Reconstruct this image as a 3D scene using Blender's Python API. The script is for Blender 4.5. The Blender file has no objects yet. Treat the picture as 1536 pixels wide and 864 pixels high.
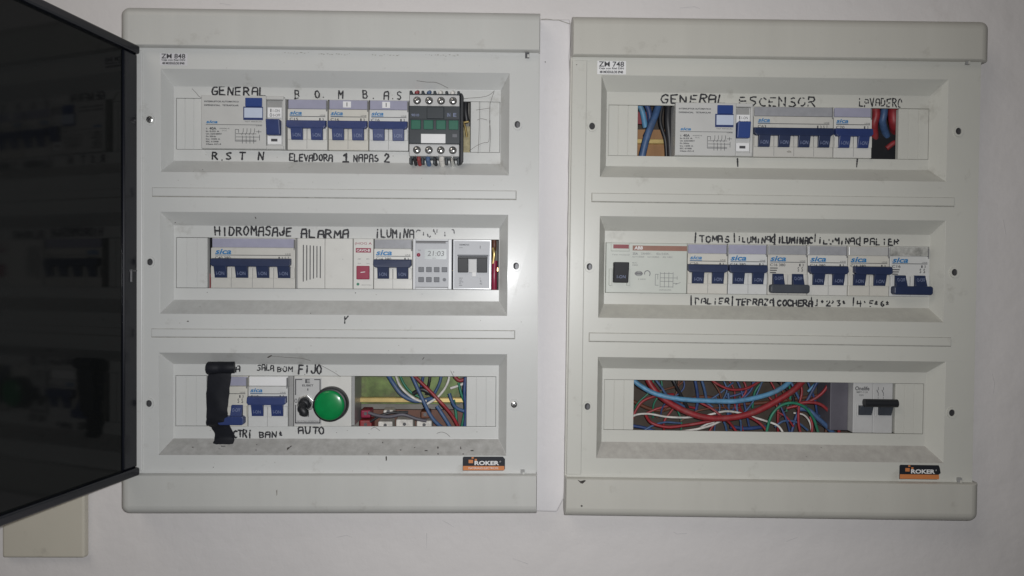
import bpy, bmesh, math, random
from mathutils import Matrix, Vector

random.seed(7)
C = bpy.context.scene.collection
S = bpy.context.scene

# ------------------------------------------------------------------ camera
F_PX, CAM_D = 1109.0, 0.70
YAW, PITCH, ROLL = 0.00959, -0.01262, 0.00652
def cam_axes():
    cy, sy, cp, sp = math.cos(YAW), math.sin(YAW), math.cos(PITCH), math.sin(PITCH)
    f = Vector((sy*cp, cy*cp, sp)); r = Vector((cy, -sy, 0)); u = r.cross(f)
    c, s = math.cos(ROLL), math.sin(ROLL)
    return c*r + s*u, -s*r + c*u, f
CR, CU, CF = cam_axes()
CO = Vector((0, -CAM_D, 0))
cam = bpy.data.cameras.new('camera'); co = bpy.data.objects.new('camera', cam); C.objects.link(co)
m = Matrix((CR, CU, -CF)).transposed().to_4x4(); m.translation = CO
co.matrix_world = m
cam.sensor_width = 36; cam.lens = F_PX*36/1536; cam.clip_start = 0.01; cam.clip_end = 50
S.camera = co
S.render.resolution_x, S.render.resolution_y = 1024, 576

# ------------------------------------------------------------------ light
w = bpy.data.worlds.new('World'); S.world = w; w.use_nodes = True
w.node_tree.nodes['Background'].inputs[0].default_value = (1.0, 0.90, 0.80, 1)
w.node_tree.nodes['Background'].inputs[1].default_value = 0.020
def lamp(name, kind, loc, energy, color, **kw):
    l = bpy.data.lights.new(name, kind); l.energy = energy; l.color = color
    for k, v in kw.items(): setattr(l, k, v)
    o = bpy.data.objects.new(name, l); C.objects.link(o); o.location = loc
    return o
# the phone's own flash, just right of and above the lens
fl = lamp('phone_flash', 'SPOT', CO + CR*0.014 + CU*0.010 - CF*0.004, 14.6, (0.98, 0.985, 1.0), shadow_soft_size=0.0045, spot_size=math.radians(156), spot_blend=1.0)
fl.rotation_euler = (CF - CR*0.16).to_track_quat('-Z', 'Y').to_euler()
# weak room light, from the ceiling behind the photographer on the left
o = lamp('ceiling_lamp', 'AREA', (-1.0, -1.4, 1.4), 6.6, (1.0, 0.91, 0.81), size=1.0)
o.rotation_euler = (Vector((0, 0, 0)) - o.location).to_track_quat('-Z', 'Y').to_euler()
S.view_settings.view_transform = 'Standard'; S.view_settings.look = 'None'
S.view_settings.exposure = 0.0; S.view_settings.gamma = 1.0

# ------------------------------------------------------------------ panel frames (fitted to the photograph)
class Frame:
    def __init__(s, cx, cz, yaw, tilt):
        s.m = Matrix.Translation((cx, 0, cz)) @ Matrix.Rotation(yaw, 4, 'Z') @ Matrix.Rotation(-tilt, 4, 'Y')
        s.i = s.m.inverted()
    def uv(s, px, py, w):
        d = CR*((px-768)/F_PX) + CU*((432-py)/F_PX) + CF
        o_ = s.i @ CO; dl = s.i.to_3x3() @ d
        t = (-w - o_.y)/dl.y
        p = o_ + dl*t
        return p.x, p.z
    def rect(s, x0, y0, x1, y1, w):
        xm, ym = (x0+x1)/2, (y0+y1)/2
        return (s.uv(x0, ym, w)[0], s.uv(x1, ym, w)[0], s.uv(xm, y1, w)[1], s.uv(xm, y0, w)[1])
L = Frame(-0.15670, 0.01318, 0.01213, 0.0)
R = Frame(0.24579, 0.00969, -0.01213, -0.00681)
W = Frame(0, 0, 0, 0)
PX = 0.00060          # about one photograph pixel on the boards, in metres

# ------------------------------------------------------------------ materials
MATS = {}
def mat(name, rgb, rough=0.45, var=0.06, scale=60.0, metal=0.0, bump=0.0, bscale=400.0, grime=None, spec=0.5, coat=0.0, streak=False, trans=0.0):
    if name in MATS: return MATS[name]
    m = bpy.data.materials.new(name); m.use_nodes = True; nt = m.node_tree; N, K = nt.nodes, nt.links
    b = N['Principled BSDF']
    b.inputs['Roughness'].default_value = rough; b.inputs['Metallic'].default_value = metal
    b.inputs['Specular IOR Level'].default_value = spec
    b.inputs['Coat Weight'].default_value = coat; b.inputs['Coat Roughness'].default_value = 0.11
    b.inputs['Transmission Weight'].default_value = trans
    tc = N.new('ShaderNodeTexCoord')
    src = tc.outputs['Object']
    if streak:
        mp = N.new('ShaderNodeMapping'); mp.inputs['Scale'].default_value = (1, 1, 0.12); K.new(src, mp.inputs[0]); src2 = mp.outputs[0]
    else: src2 = src
    n = N.new('ShaderNodeTexNoise'); n.inputs['Scale'].default_value = scale; n.inputs['Detail'].default_value = 6; n.inputs['Roughness'].default_value = 0.62
    K.new(src2, n.inputs['Vector'])
    r = N.new('ShaderNodeValToRGB')
    r.color_ramp.elements[0].position = 0.3; r.color_ramp.elements[1].position = 0.7
    r.color_ramp.elements[0].color = (*[c*(1-var) for c in rgb], 1); r.color_ramp.elements[1].color = (*[min(1, c*(1+var)) for c in rgb], 1)
    K.new(n.outputs['Fac'], r.inputs[0]); out = r.outputs[0]
    if grime:
        gc, lo, hi, gs, amt = grime
        g = N.new('ShaderNodeTexNoise'); g.inputs['Scale'].default_value = gs; g.inputs['Detail'].default_value = 9; g.inputs['Roughness'].default_value = 0.7
        K.new(src, g.inputs['Vector'])
        gr = N.new('ShaderNodeValToRGB'); gr.color_ramp.elements[0].position = lo; gr.color_ramp.elements[1].position = hi
        gr.color_ramp.elements[0].color = (0, 0, 0, 1); gr.color_ramp.elements[1].color = (amt, amt, amt, 1)
        K.new(g.outputs['Fac'], gr.inputs[0])
        mx = N.new('ShaderNodeMix'); mx.data_type = 'RGBA'
        K.new(gr.outputs[0], mx.inputs['Factor']); K.new(out, mx.inputs['A']); mx.inputs['B'].default_value = (*gc, 1)
        out = mx.outputs['Result']
    K.new(out, b.inputs['Base Color'])
    if bump:
        bn = N.new('ShaderNodeTexNoise'); bn.inputs['Scale'].default_value = bscale; bn.inputs['Detail'].default_value = 3; K.new(src, bn.inputs['Vector'])
        bp = N.new('ShaderNodeBump'); bp.inputs['Strength'].default_value = bump; bp.inputs['Distance'].default_value = 0.001
        K.new(bn.outputs['Fac'], bp.inputs['Height']); K.new(bp.outputs[0], b.inputs['Normal'])
    MATS[name] = m
    return m
def mottle_mat(name, rgb, dirt, amt):
    return mat(name, rgb, rough=0.55, var=0.05, scale=30, grime=(dirt, 0.22, 0.70, 130, amt))
def wall_mat(name, rgb, bump):
    m = mat(name, rgb, rough=0.75, var=0.02, scale=7, grime=((0.45, 0.42, 0.38), 0.60, 0.80, 14, 0.35), spec=0.3)
    nt = m.node_tree; N, K = nt.nodes, nt.links; b = N['Principled BSDF']
    tc = N.new('ShaderNodeTexCoord')
    a = N.new('ShaderNodeTexNoise'); a.inputs['Scale'].default_value = 45; a.inputs['Detail'].default_value = 8; K.new(tc.outputs['Object'], a.inputs['Vector'])
    c = N.new('ShaderNodeTexNoise'); c.inputs['Scale'].default_value = 9; c.inputs['Detail'].default_value = 2; K.new(tc.outputs['Object'], c.inputs['Vector'])
    ad = N.new('ShaderNodeMath'); ad.operation = 'MULTIPLY_ADD'; K.new(c.outputs['Fac'], ad.inputs[0]); ad.inputs[1].default_value = 2.5; K.new(a.outputs['Fac'], ad.inputs[2])
    bp = N.new('ShaderNodeBump'); bp.inputs['Strength'].default_value = bump; bp.inputs['Distance'].default_value = 0.004
    K.new(ad.outputs[0], bp.inputs['Height']); K.new(bp.outputs[0], b.inputs['Normal'])
    return m
GR = ((0.24, 0.225, 0.19), 0.60, 0.78, 38, 0.5)
M_wall = wall_mat('wall_paint', (0.645, 0.622, 0.613), 0.28)
M_fill = wall_mat('plaster_white', (0.665, 0.648, 0.655), 0.30)
M_plateL = mat('grey_white_plastic', (0.55, 0.555, 0.54), rough=0.30, var=0.03, scale=9, bump=0.014, spec=0.22, coat=0.03, grime=GR)
M_plateR = mat('yellowed_plastic', (0.53, 0.528, 0.485), rough=0.34, var=0.03, scale=9, bump=0.018, grime=GR, spec=0.4)
LEDGE_MOTTLE = {'grey_white_plastic': (mottle_mat('ledge_mottle', (0.54, 0.545, 0.53), (0.40, 0.40, 0.385), 0.7), mottle_mat('ledge_mottle_dark', (0.48, 0.475, 0.46), (0.28, 0.275, 0.26), 0.85)),
        'yellowed_plastic': (mottle_mat('ledge_mottle_yellowish', (0.52, 0.515, 0.46), (0.38, 0.37, 0.34), 0.6), mottle_mat('ledge_mottle_yellowish_dark', (0.50, 0.49, 0.45), (0.34, 0.32, 0.30), 0.8))}
M_capL = mat('cap_plastic', (0.51, 0.51, 0.485), rough=0.42, var=0.045, scale=22, bump=0.06, grime=GR, streak=True)
M_capR = mat('cap_plastic_yellowed', (0.50, 0.49, 0.445), rough=0.42, var=0.045, scale=22, bump=0.06, grime=GR, streak=True)
M_box = mat('enclosure_grey', (0.20, 0.19, 0.17), rough=0.7, var=0.25, scale=30)
M_boxR = mat('enclosure_brown', (0.055, 0.042, 0.032), rough=0.8, var=0.35, scale=40)
M_brass = mat('passivated_steel', (0.62, 0.47, 0.20), rough=0.35, var=0.2, metal=0.75, scale=60)
M_gback = mat('green_passivated_plate', (0.12, 0.17, 0.05), rough=0.5, var=0.55, metal=0.2, scale=55, grime=((0.10, 0.10, 0.05), 0.45, 0.62, 60, 0.8))
M_white = mat('breaker_white', (0.58, 0.575, 0.545), rough=0.42, var=0.035, scale=50, grime=((0.3, 0.27, 0.22), 0.62, 0.8, 90, 0.45))
M_rcd = mat('differential_grey_white', (0.50, 0.50, 0.485), rough=0.45, var=0.04, scale=40)
M_rcdR = mat('differential_cream', (0.49, 0.51, 0.465), rough=0.45, var=0.04, scale=40)
M_grey = mat('profile_grey', (0.30, 0.30, 0.295), rough=0.4, var=0.05)
M_band = mat('lilac_label_cover', (0.33, 0.33, 0.42), rough=0.2, var=0.06, scale=80)
M_bandgrey = mat('grey_label_cover', (0.31, 0.315, 0.335), rough=0.25, var=0.10, scale=120)
M_bandpale = mat('pale_label_cover', (0.42, 0.42, 0.41), rough=0.22, var=0.08, scale=90)
M_foil = mat('cloudy_label_cover', (0.34, 0.34, 0.32), rough=0.18, var=0.5, scale=130)
M_blue = mat('toggle_blue', (0.026, 0.044, 0.145), rough=0.38, var=0.10, scale=90)
M_blued = mat('toggle_dark_blue', (0.018, 0.029, 0.075), rough=0.42, var=0.12, scale=90)
M_bluehi = mat('button_blue', (0.024, 0.055, 0.21), rough=0.35, var=0.06)
M_slate = mat('toggle_slate', (0.045, 0.052, 0.065), rough=0.5, var=0.15)
M_black = mat('black_plastic', (0.012, 0.013, 0.016), rough=0.5, var=0.1)
M_tape = mat('black_tape', (0.010, 0.011, 0.015), rough=0.55, var=0.15, bump=0.25, bscale=120, spec=0.25)
M_rubber = mat('dark_rubber', (0.02, 0.02, 0.022), rough=0.6)
M_ink = mat('marker_ink', (0.018, 0.018, 0.022), rough=0.6, var=0.3, scale=200)
M_faded = mat('faded_ink', (0.12, 0.12, 0.125), rough=0.65, var=0.4, scale=300)
M_print = mat('print_black', (0.05, 0.05, 0.055), rough=0.6)
M_printg = mat('print_grey', (0.17, 0.17, 0.175), rough=0.6)
M_logo = mat('print_blue', (0.012, 0.16, 0.38), rough=0.5)
M_pale = mat('print_pale', (0.20, 0.235, 0.36), rough=0.5)
M_label = mat('paper_white', (0.72, 0.72, 0.72), rough=0.6, var=0.03)
M_paperL = mat('paper_grey', (0.585, 0.58, 0.60), rough=0.5, var=0.03)
M_window = mat('blue_white_window', (0.52, 0.58, 0.70), rough=0.2, var=0.03)
M_steel = mat('screw_steel', (0.80, 0.80, 0.78), rough=0.33, var=0.15, metal=1.0, scale=200)  # base brightened so screw heads show the flash glint
M_dark = mat('hole_dark', (0.03, 0.03, 0.032), rough=0.7)
M_screwd = mat('dull_screw', (0.10, 0.10, 0.105), rough=0.45, var=0.3, metal=0.4, scale=200)
M_red = mat('cable_red', (0.25, 0.020, 0.026), rough=0.5, var=0.28, scale=150, grime=((0.16, 0.14, 0.12), 0.50, 0.78, 60, 0.55))
M_redp = mat('red_plastic', (0.26, 0.022, 0.055), rough=0.35)
M_cblue = mat('cable_blue', (0.05, 0.10, 0.21), rough=0.5, var=0.28, scale=150, grime=((0.16, 0.14, 0.12), 0.50, 0.78, 60, 0.55))
M_clight = mat('cable_light_blue', (0.10, 0.26, 0.42), rough=0.5, var=0.28, scale=150, grime=((0.16, 0.14, 0.12), 0.50, 0.78, 60, 0.55))
M_cdark = mat('cable_navy', (0.03, 0.06, 0.17), rough=0.5, var=0.28, scale=150, grime=((0.16, 0.14, 0.12), 0.50, 0.78, 60, 0.55))
M_cwhite = mat('cable_white', (0.62, 0.60, 0.56), rough=0.5, var=0.28, scale=150, grime=((0.16, 0.14, 0.12), 0.50, 0.78, 60, 0.55))
M_cgreen = mat('cable_green', (0.02, 0.17, 0.10), rough=0.5, var=0.28, scale=150, grime=((0.16, 0.14, 0.12), 0.50, 0.78, 60, 0.55))
M_cbrown = mat('cable_brown', (0.12, 0.045, 0.025), rough=0.5, var=0.2, scale=120)
M_cblack = mat('cable_black', (0.02, 0.02, 0.023), rough=0.45, var=0.1)
M_lamp = mat('green_lens', (0.004, 0.205, 0.055), rough=0.30, var=0.15, spec=0.3, coat=0.35)
M_greenblk = mat('contactor_green', (0.014, 0.115, 0.072), rough=0.4, var=0.1)
M_navy = mat('contactor_navy', (0.027, 0.034, 0.040), rough=0.45, var=0.1)
M_cwstrip = mat('contactor_grey', (0.46, 0.46, 0.455), rough=0.45, var=0.05)
M_orange = mat('sticker_orange', (0.55, 0.20, 0.07), rough=0.4, var=0.06)
M_stick = mat('sticker_black', (0.018, 0.02, 0.026), rough=0.35)
M_silver = mat('silver_face', (0.42, 0.43, 0.45), rough=0.5, var=0.05, scale=30)
M_clear = mat('clear_rim', (0.64, 0.65, 0.665), rough=0.2, var=0.03, coat=0.3)
M_lcd = mat('lcd_grey', (0.40, 0.43, 0.43), rough=0.3, var=0.03)
M_key = mat('key_grey', (0.12, 0.125, 0.14), rough=0.5)
M_maroon = mat('maroon_print', (0.22, 0.035, 0.045), rough=0.5)
M_brownband = mat('brown_band', (0.25, 0.12, 0.085), rough=0.5, var=0.12)
M_wood = mat('brown_card', (0.30, 0.16, 0.07), rough=0.7, var=0.35, scale=40, streak=True)
M_card = mat('stained_cream_card', (0.36, 0.31, 0.17), rough=0.6, var=0.4, scale=160)
M_violet = mat('grey_violet_side', (0.10, 0.095, 0.115), rough=0.5, var=0.1)
M_smoke = mat('smoked_acrylic', (0.0060, 0.0066, 0.0068), rough=0.075, var=0.1, scale=5, spec=0.16)
M_frame = mat('door_frame_navy', (0.005, 0.006, 0.010), rough=0.22, var=0.1, spec=0.5)
M_beige = mat('beige_cover', (0.52, 0.49, 0.415), rough=0.5, var=0.03, scale=15, grime=GR)
M_dirt = mat('dirt', (0.06, 0.055, 0.05), rough=0.9, var=0.4, scale=300)
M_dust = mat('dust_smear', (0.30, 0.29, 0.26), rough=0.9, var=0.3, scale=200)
M_web = mat('cobweb_grey', (0.16, 0.15, 0.14), rough=0.9)

# ------------------------------------------------------------------ mesh building in a board's own (u right, v up, w out) axes
def thing(name, label, cat, fr, u=0, v=0, w_=0, group=None):
    o = bpy.data.objects.new(name, None); C.objects.link(o); o.empty_display_size = 0.01
    o.matrix_world = fr.m @ Matrix.Translation((u, -w_, v))
    o['label'] = label; o['category'] = cat
    if group: o['group'] = group
    ORG[o.name] = (u, v, w_); FRM[o.name] = fr
    return o
ORG, FRM = {}, {}
class MB:
    def __init__(s): s.v, s.f = [], []
    def add(s, vs, fs):
        n = len(s.v); s.v += vs; s.f += [tuple(i+n for i in f) for f in fs]; return s
    def box(s, r, w0, w1, taper=0):
        u0, u1, v0, v1 = r; t = taper
        vs = [(u0, v0, w0), (u1, v0, w0), (u1, v1, w0), (u0, v1, w0), (u0+t, v0+t, w1), (u1-t, v0+t, w1), (u1-t, v1-t, w1), (u0+t, v1-t, w1)]
        return s.add(vs, [(3, 2, 1, 0), (4, 5, 6, 7), (0, 1, 5, 4), (1, 2, 6, 5), (2, 3, 7, 6), (3, 0, 4, 7)])
    def wedge(s, r, w0, wtop, wbot):
        u0, u1, v0, v1 = r
        vs = [(u0, v0, w0), (u1, v0, w0), (u1, v1, w0), (u0, v1, w0), (u0, v0, wbot), (u1, v0, wbot), (u1, v1, wtop), (u0, v1, wtop)]
        return s.add(vs, [(3, 2, 1, 0), (4, 5, 6, 7), (0, 1, 5, 4), (1, 2, 6, 5), (2, 3, 7, 6), (3, 0, 4, 7)])
    def prism(s, poly, w0, w1):
        n = len(poly)
        vs = [(a, b, w0) for a, b in poly] + [(a, b, w1) for a, b in poly]
        fs = [tuple(range(n-1, -1, -1)), tuple(range(n, 2*n))] + [(i, (i+1) % n, n+(i+1) % n, n+i) for i in range(n)]
        return s.add(vs, fs)
    def extrude_u(s, prof, u0, u1):       # profile in (v, w)
        n = len(prof)
        vs = [(u0, a, b) for a, b in prof] + [(u1, a, b) for a, b in prof]
        fs = [tuple(range(n-1, -1, -1)), tuple(range(n, 2*n))] + [(i, (i+1) % n, n+(i+1) % n, n+i) for i in range(n)]
        return s.add(vs, fs)
    def cyl(s, u, v, r, w0, w1, n=24, r1=None, ru=1.0):
        r1 = r if r1 is None else r1
        vs = [(u+ru*r*math.cos(2*math.pi*i/n), v+r*math.sin(2*math.pi*i/n), w0) for i in range(n)] + [(u+ru*r1*math.cos(2*math.pi*i/n), v+r1*math.sin(2*math.pi*i/n), w1) for i in range(n)]
        fs = [tuple(range(n-1, -1, -1)), tuple(range(n, 2*n))] + [(i, (i+1) % n, n+(i+1) % n, n+i) for i in range(n)]
        return s.add(vs, fs)
    def dome(s, u, v, r, w0, h, n=28, k=6, flat=0.0):
        vs, fs = [], []
        for j in range(k):
            a = math.pi/2*j/k; rr = r*(flat+(1-flat)*math.cos(a)) if flat else r*math.cos(a)
            vs += [(u+rr*math.cos(2*math.pi*i/n), v+rr*math.sin(2*math.pi*i/n), w0+h*math.sin(a)) for i in range(n)]
        vs.append((u, v, w0+h))
        for j in range(k-1): fs += [(j*n+i, j*n+(i+1) % n, (j+1)*n+(i+1) % n, (j+1)*n+i) for i in range(n)]
        fs += [((k-1)*n+i, (k-1)*n+(i+1) % n, len(vs)-1) for i in range(n)]
        return s.add(vs, fs)
    def ring(s, u, v, r0, r1, w0, w1, n=28, ru=1.0):
        vs, fs = [], []
        for (r, ww) in ((r1, w0), (r1*0.93+r0*0.07, w1), (r0*0.93+r1*0.07, w1), (r0, w0)):
            vs += [(u+ru*r*math.cos(2*math.pi*i/n), v+r*math.sin(2*math.pi*i/n), ww) for i in range(n)]
        for j in range(4):
            q = (j+1) % 4
            fs += [(j*n+i, j*n+(i+1) % n, q*n+(i+1) % n, q*n+i) for i in range(n)]
        return s.add(vs, fs)
    def tube(s, pts, r, n=10, r1=None):
        P = [Vector(p) for p in pts]; m = len(P); prev = None
        vs, fs = [], []
        for i, p in enumerate(P):
            t = (P[min(i+1, m-1)]-P[max(i-1, 0)]).normalized()
            if prev is None:
                a = Vector((0, 0, 1)) if abs(t.z) < 0.9 else Vector((1, 0, 0)); x = t.cross(a).normalized()
            else: x = (prev - t*prev.dot(t)).normalized()
            prev = x; y = t.cross(x); rr = r if r1 is None else r+(r1-r)*i/(m-1)
            vs += [tuple(p + x*rr*math.cos(2*math.pi*k/n) + y*rr*math.sin(2*math.pi*k/n)) for k in range(n)]
        for i in range(m-1): fs += [(i*n+k, i*n+(k+1) % n, (i+1)*n+(k+1) % n, (i+1)*n+k) for k in range(n)]
        fs += [tuple(range(n-1, -1, -1)), tuple((m-1)*n+k for k in range(n))]
        return s.add(vs, fs)
    def ribbon(s, a, b, r, w_):
        (x0, y0), (x1, y1) = a, b; L_ = math.hypot(x1-x0, y1-y0) or 1e-9
        dx, dy = (x1-x0)/L_, (y1-y0)/L_; nx, ny = -dy, dx; poly = []
        a0 = math.atan2(ny, nx)
        for k in range(6): t = a0+math.pi*k/5; poly.append((x0+r*math.cos(t), y0+r*math.sin(t), w_))
        for k in range(6): t = a0+math.pi+math.pi*k/5; poly.append((x1+r*math.cos(t), y1+r*math.sin(t), w_))
        return s.add(poly, [tuple(range(12))])
    def build(s, name, m_, parent, bevel=0.0, smooth=False, segs=2, weld=False, fr=None, kind=None, label=None, base=None):
        b = base or parent; ou, ov, ow = ORG[b.name] if b else (0, 0, 0)
        me = bpy.data.meshes.new(name)
        me.from_pydata([(a-ou, -(c-ow), b_-ov) for a, b_, c in s.v], [], s.f)
        bm = bmesh.new(); bm.from_mesh(me)
        if weld: bmesh.ops.remove_doubles(bm, verts=bm.verts, dist=1e-6)
        bmesh.ops.recalc_face_normals(bm, faces=bm.faces); bm.to_mesh(me); bm.free()
        if smooth:
            for p in me.polygons: p.use_smooth = True
        me.materials.append(m_)
        o = bpy.data.objects.new(name, me); C.objects.link(o)
        if parent: o.parent = parent
        elif fr: o.matrix_world = fr.m
        if b: ORG[o.name] = ORG[b.name]; FRM[o.name] = FRM[b.name]
        if smooth and not bevel:
            try: me.set_sharp_from_angle(angle=math.radians(40))
            except Exception: pass
        if bevel:
            md = o.modifiers.new('bevel', 'BEVEL'); md.width = bevel; md.segments = segs; md.limit_method = 'ANGLE'; md.angle_limit = math.radians(30)
            md.harden_normals = False
        if kind: o['kind'] = kind
        if label: o['label'] = label
        return o
def inset(r, d, e=None):
    e = d if e is None else e
    return (r[0]+d, r[1]-d, r[2]+e, r[3]-e)
def raised(fr, r, w_):
    """rows of a raised part, read off the photograph on the device face, carried out to depth w_"""
    o_ = fr.i @ CO; k = (-w_-o_.y)/(-NOSE-o_.y)
    return (r[0], r[1], o_.z+(r[2]-o_.z)*k, o_.z+(r[3]-o_.z)*k)
def sub(r, a0, a1, t0, t1):               # fractions: left..right, top..bottom
    u0, u1, v0, v1 = r
    return (u0+(u1-u0)*a0, u0+(u1-u0)*a1, v1-(v1-v0)*t1, v1-(v1-v0)*t0)

# ------------------------------------------------------------------ writing
_tc = {}
def glyphs(s, bold=0.0, shear=0.0):
    k = (s, bold, shear)
    if k not in _tc:
        cu = bpy.data.curves.new('t', 'FONT'); cu.body = s; cu.offset = bold; cu.shear = shear; cu.resolution_u = 3
        o = bpy.data.objects.new('t', cu); C.objects.link(o)
        me = bpy.data.meshes.new_from_object(o.evaluated_get(bpy.context.evaluated_depsgraph_get()))
        vs = [(v.co.x, v.co.y) for v in me.vertices]; fs = [tuple(p.vertices) for p in me.polygons]
        bpy.data.objects.remove(o); bpy.data.curves.remove(cu); bpy.data.meshes.remove(me)
        xs = [a for a, b in vs]; ys = [b for a, b in vs]
        x0, x1, y0, y1 = min(xs), max(xs), min(ys), max(ys)
        _tc[k] = ([((a-x0)/(x1-x0), (b-y0)/max(1e-6, y1-y0)) for a, b in vs], fs)
    return _tc[k]
def text(mb, s, r, w_, bold=0.0, shear=0.0):
    vs, fs = glyphs(s, bold, shear); u0, u1, v0, v1 = r
    return mb.add([(u0+a*(u1-u0), v0+b*(v1-v0), w_) for a, b in vs], fs)
def line(mb, r, w_):
    u0, u1, v0, v1 = r
    return mb.add([(u0, v0, w_), (u1, v0, w_), (u1, v1, w_), (u0, v1, w_)], [(0, 1, 2, 3)])
G = {  # hand-drawn capitals on a 0.7 x 1 cell
 'A': [[(0, 0), (.02, .75), (.12, .98), (.52, 1), (.62, .8), (.64, 0)], [(.02, .46), (.62, .5)]],
 'B': [[(0, 0), (0, 1), (.45, .98), (.58, .8), (.45, .55), (.05, .52)], [(.42, .54), (.62, .3), (.48, .04), (0, 0)]],
 'C': [[(.62, .88), (.4, 1), (.12, .85), (0, .5), (.12, .12), (.4, 0), (.64, .12)]],
 'D': [[(0, 0), (0, 1), (.36, .95), (.6, .65), (.58, .3), (.36, .03), (0, 0)]],
 'E': [[(.6, 1), (.02, .98), (0, 0), (.62, .02)], [(0, .5), (.46, .52)]],
 'F': [[(.64, 1), (.02, .96), (0, 0)], [(0, .52), (.5, .54)]],
 'G': [[(.62, .9), (.38, 1), (.1, .82), (0, .45), (.15, .08), (.45, 0), (.62, .2), (.62, .45), (.34, .45)]],
 'H': [[(0, 0), (0, 1)], [(.62, 0), (.62, 1)], [(0, .5), (.62, .5)]],
 'I': [[(.3, 0), (.3, 1)]],
 'i': [[(.3, 0), (.3, .7)], [(.3, .94), (.31, .98)]],
 'J': [[(.6, 1), (.6, .25), (.42, .02), (.14, .05), (0, .28)]],
 'L': [[(.02, 1), (0, .02), (.58, 0)]],
 'M': [[(0, 0), (.04, 1), (.34, .45), (.64, 1), (.68, 0)]],
 'N': [[(0, 0), (.02, 1), (.58, 0), (.62, 1)]],
 'O': [[(.32, 1), (.08, .82), (0, .45), (.14, .08), (.36, 0), (.58, .2), (.64, .58), (.52, .9), (.32, 1)]],
 'P': [[(0, 0), (.02, 1), (.48, .98), (.6, .78), (.46, .52), (.04, .48)]],
 'R': [[(0, 0), (.02, 1), (.48, .98), (.6, .78), (.46, .55), (.04, .5)], [(.24, .5), (.64, 0)]],
 'S': [[(.6, .9), (.34, 1), (.06, .84), (.1, .6), (.5, .44), (.6, .2), (.38, 0), (.02, .08)]],
 'T': [[(0, 1), (.68, .98)], [(.34, 1), (.32, 0)]],
 'U': [[(0, 1), (.02, .3), (.16, .03), (.44, .02), (.6, .28), (.62, 1)]],
 'V': [[(0, 1), (.3, 0), (.64, 1)]],
 'X': [[(0, 1), (.62, 0)], [(.62, 1), (0, 0)]],
 'Z': [[(0, 1), (.62, .98), (.02, .02), (.64, 0)]],
 '1': [[(.08, .78), (.34, 1), (.34, 0)], [(.04, 0), (.66, 0)]],
 '2': [[(.02, .78), (.2, 1), (.5, .95), (.56, .7), (.04, .03), (.66, 0)]],
 '3': [[(.04, .95), (.5, 1), (.28, .58), (.56, .4), (.44, .05), (.04, .04)]],
 '4': [[(.1, 1), (.02, .45), (.62, .45)], [(.5, .9), (.48, 0)]],
 '5': [[(.6, 1), (.1, 1), (.06, .58), (.45, .6), (.58, .3), (.4, .02), (.02, .06)]],
 '6': [[(.5, 1), (.12, .7), (.04, .25), (.3, 0), (.55, .22), (.36, .48), (.06, .34)]],
 '|': [[(.3, -.22), (.27, 1.5)]], 'o': [[(.1, .72), (.22, .9), (.34, .74), (.22, .6), (.1, .72)], [(.06, .45), (.38, .45)]],
 'r': [[(.3, -.1), (.3, .8)], [(.3, .4), (.75, .9)]], '-': [[(.1, .5), (.5, .52)]], '.': [[(.3, .05), (.32, 0)]], "'": [[(.3, 1), (.33, .9)]], ' ': [],
}
def hand(fr, panel, s, x0, y0, x1, y1, pw=1.5, wear=0.0, m_=None, seed=0, dy=0.0, wv=None):
    """marker writing on a recess floor: x0..x1 along the baseline, y0 top, y1 bottom, in photograph pixels"""
    rnd = random.Random(hash((s, int(x0), seed)) & 0xffff if False else sum(map(ord, s))*31+int(x0)*7+seed)
    wz = (FLOOR if wv is None else wv)+0.0003
    r = fr.rect(x0, y0, x1, y1, wz); n = len(s)
    cw = (r[1]-r[0])/max(1, n-0.25); H = r[3]-r[2]; mb = MB(); k = 0
    ph = rnd.uniform(0, 6)
    for i, ch in enumerate(s):
        bu = r[0]+cw*i + rnd.uniform(-.05, .05)*cw; bv = r[2]+rnd.uniform(-.06, .06)*H - dy*PX*i/max(1, n-1)
        sc = rnd.uniform(.92, 1.05); sk = rnd.uniform(-.05, .08)
        for st in G[ch]:
            pts = [(bu+(a+sk*b+rnd.uniform(-.04, .04))*cw*1.08, bv+(b+rnd.uniform(-.045, .045))*H*sc) for a, b in st]
            for p, q in zip(pts, pts[1:]):
                d = math.hypot(q[0]-p[0], q[1]-p[1]); c = max(1, int(d/(H*0.13)))
                for j in range(c):
                    a = (p[0]+(q[0]-p[0])*j/c, p[1]+(q[1]-p[1])*j/c); b = (p[0]+(q[0]-p[0])*(j+1)/c, p[1]+(q[1]-p[1])*(j+1)/c)
                    t = 0.5+0.5*math.sin(ph+((a[0]-r[0])/cw)*1.9+((a[1]-r[2])/H)*2.6)
                    if wear and rnd.random() < wear*(0.35+1.1*t): continue
                    k += 1
                    mb.ribbon(a, b, 1.34*pw*PX/2*rnd.uniform(.72, 1.2)*(1-0.35*wear*t), wz+(k % 40)*4e-6)
    if not mb.f: return
    return mb.build('handwriting', m_ or M_ink, panel)

# ------------------------------------------------------------------ depths in front of the wall
CAP, PLATE, FLOOR, NOSE = 0.030, 0.0225, 0.0075, 0.0105

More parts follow.
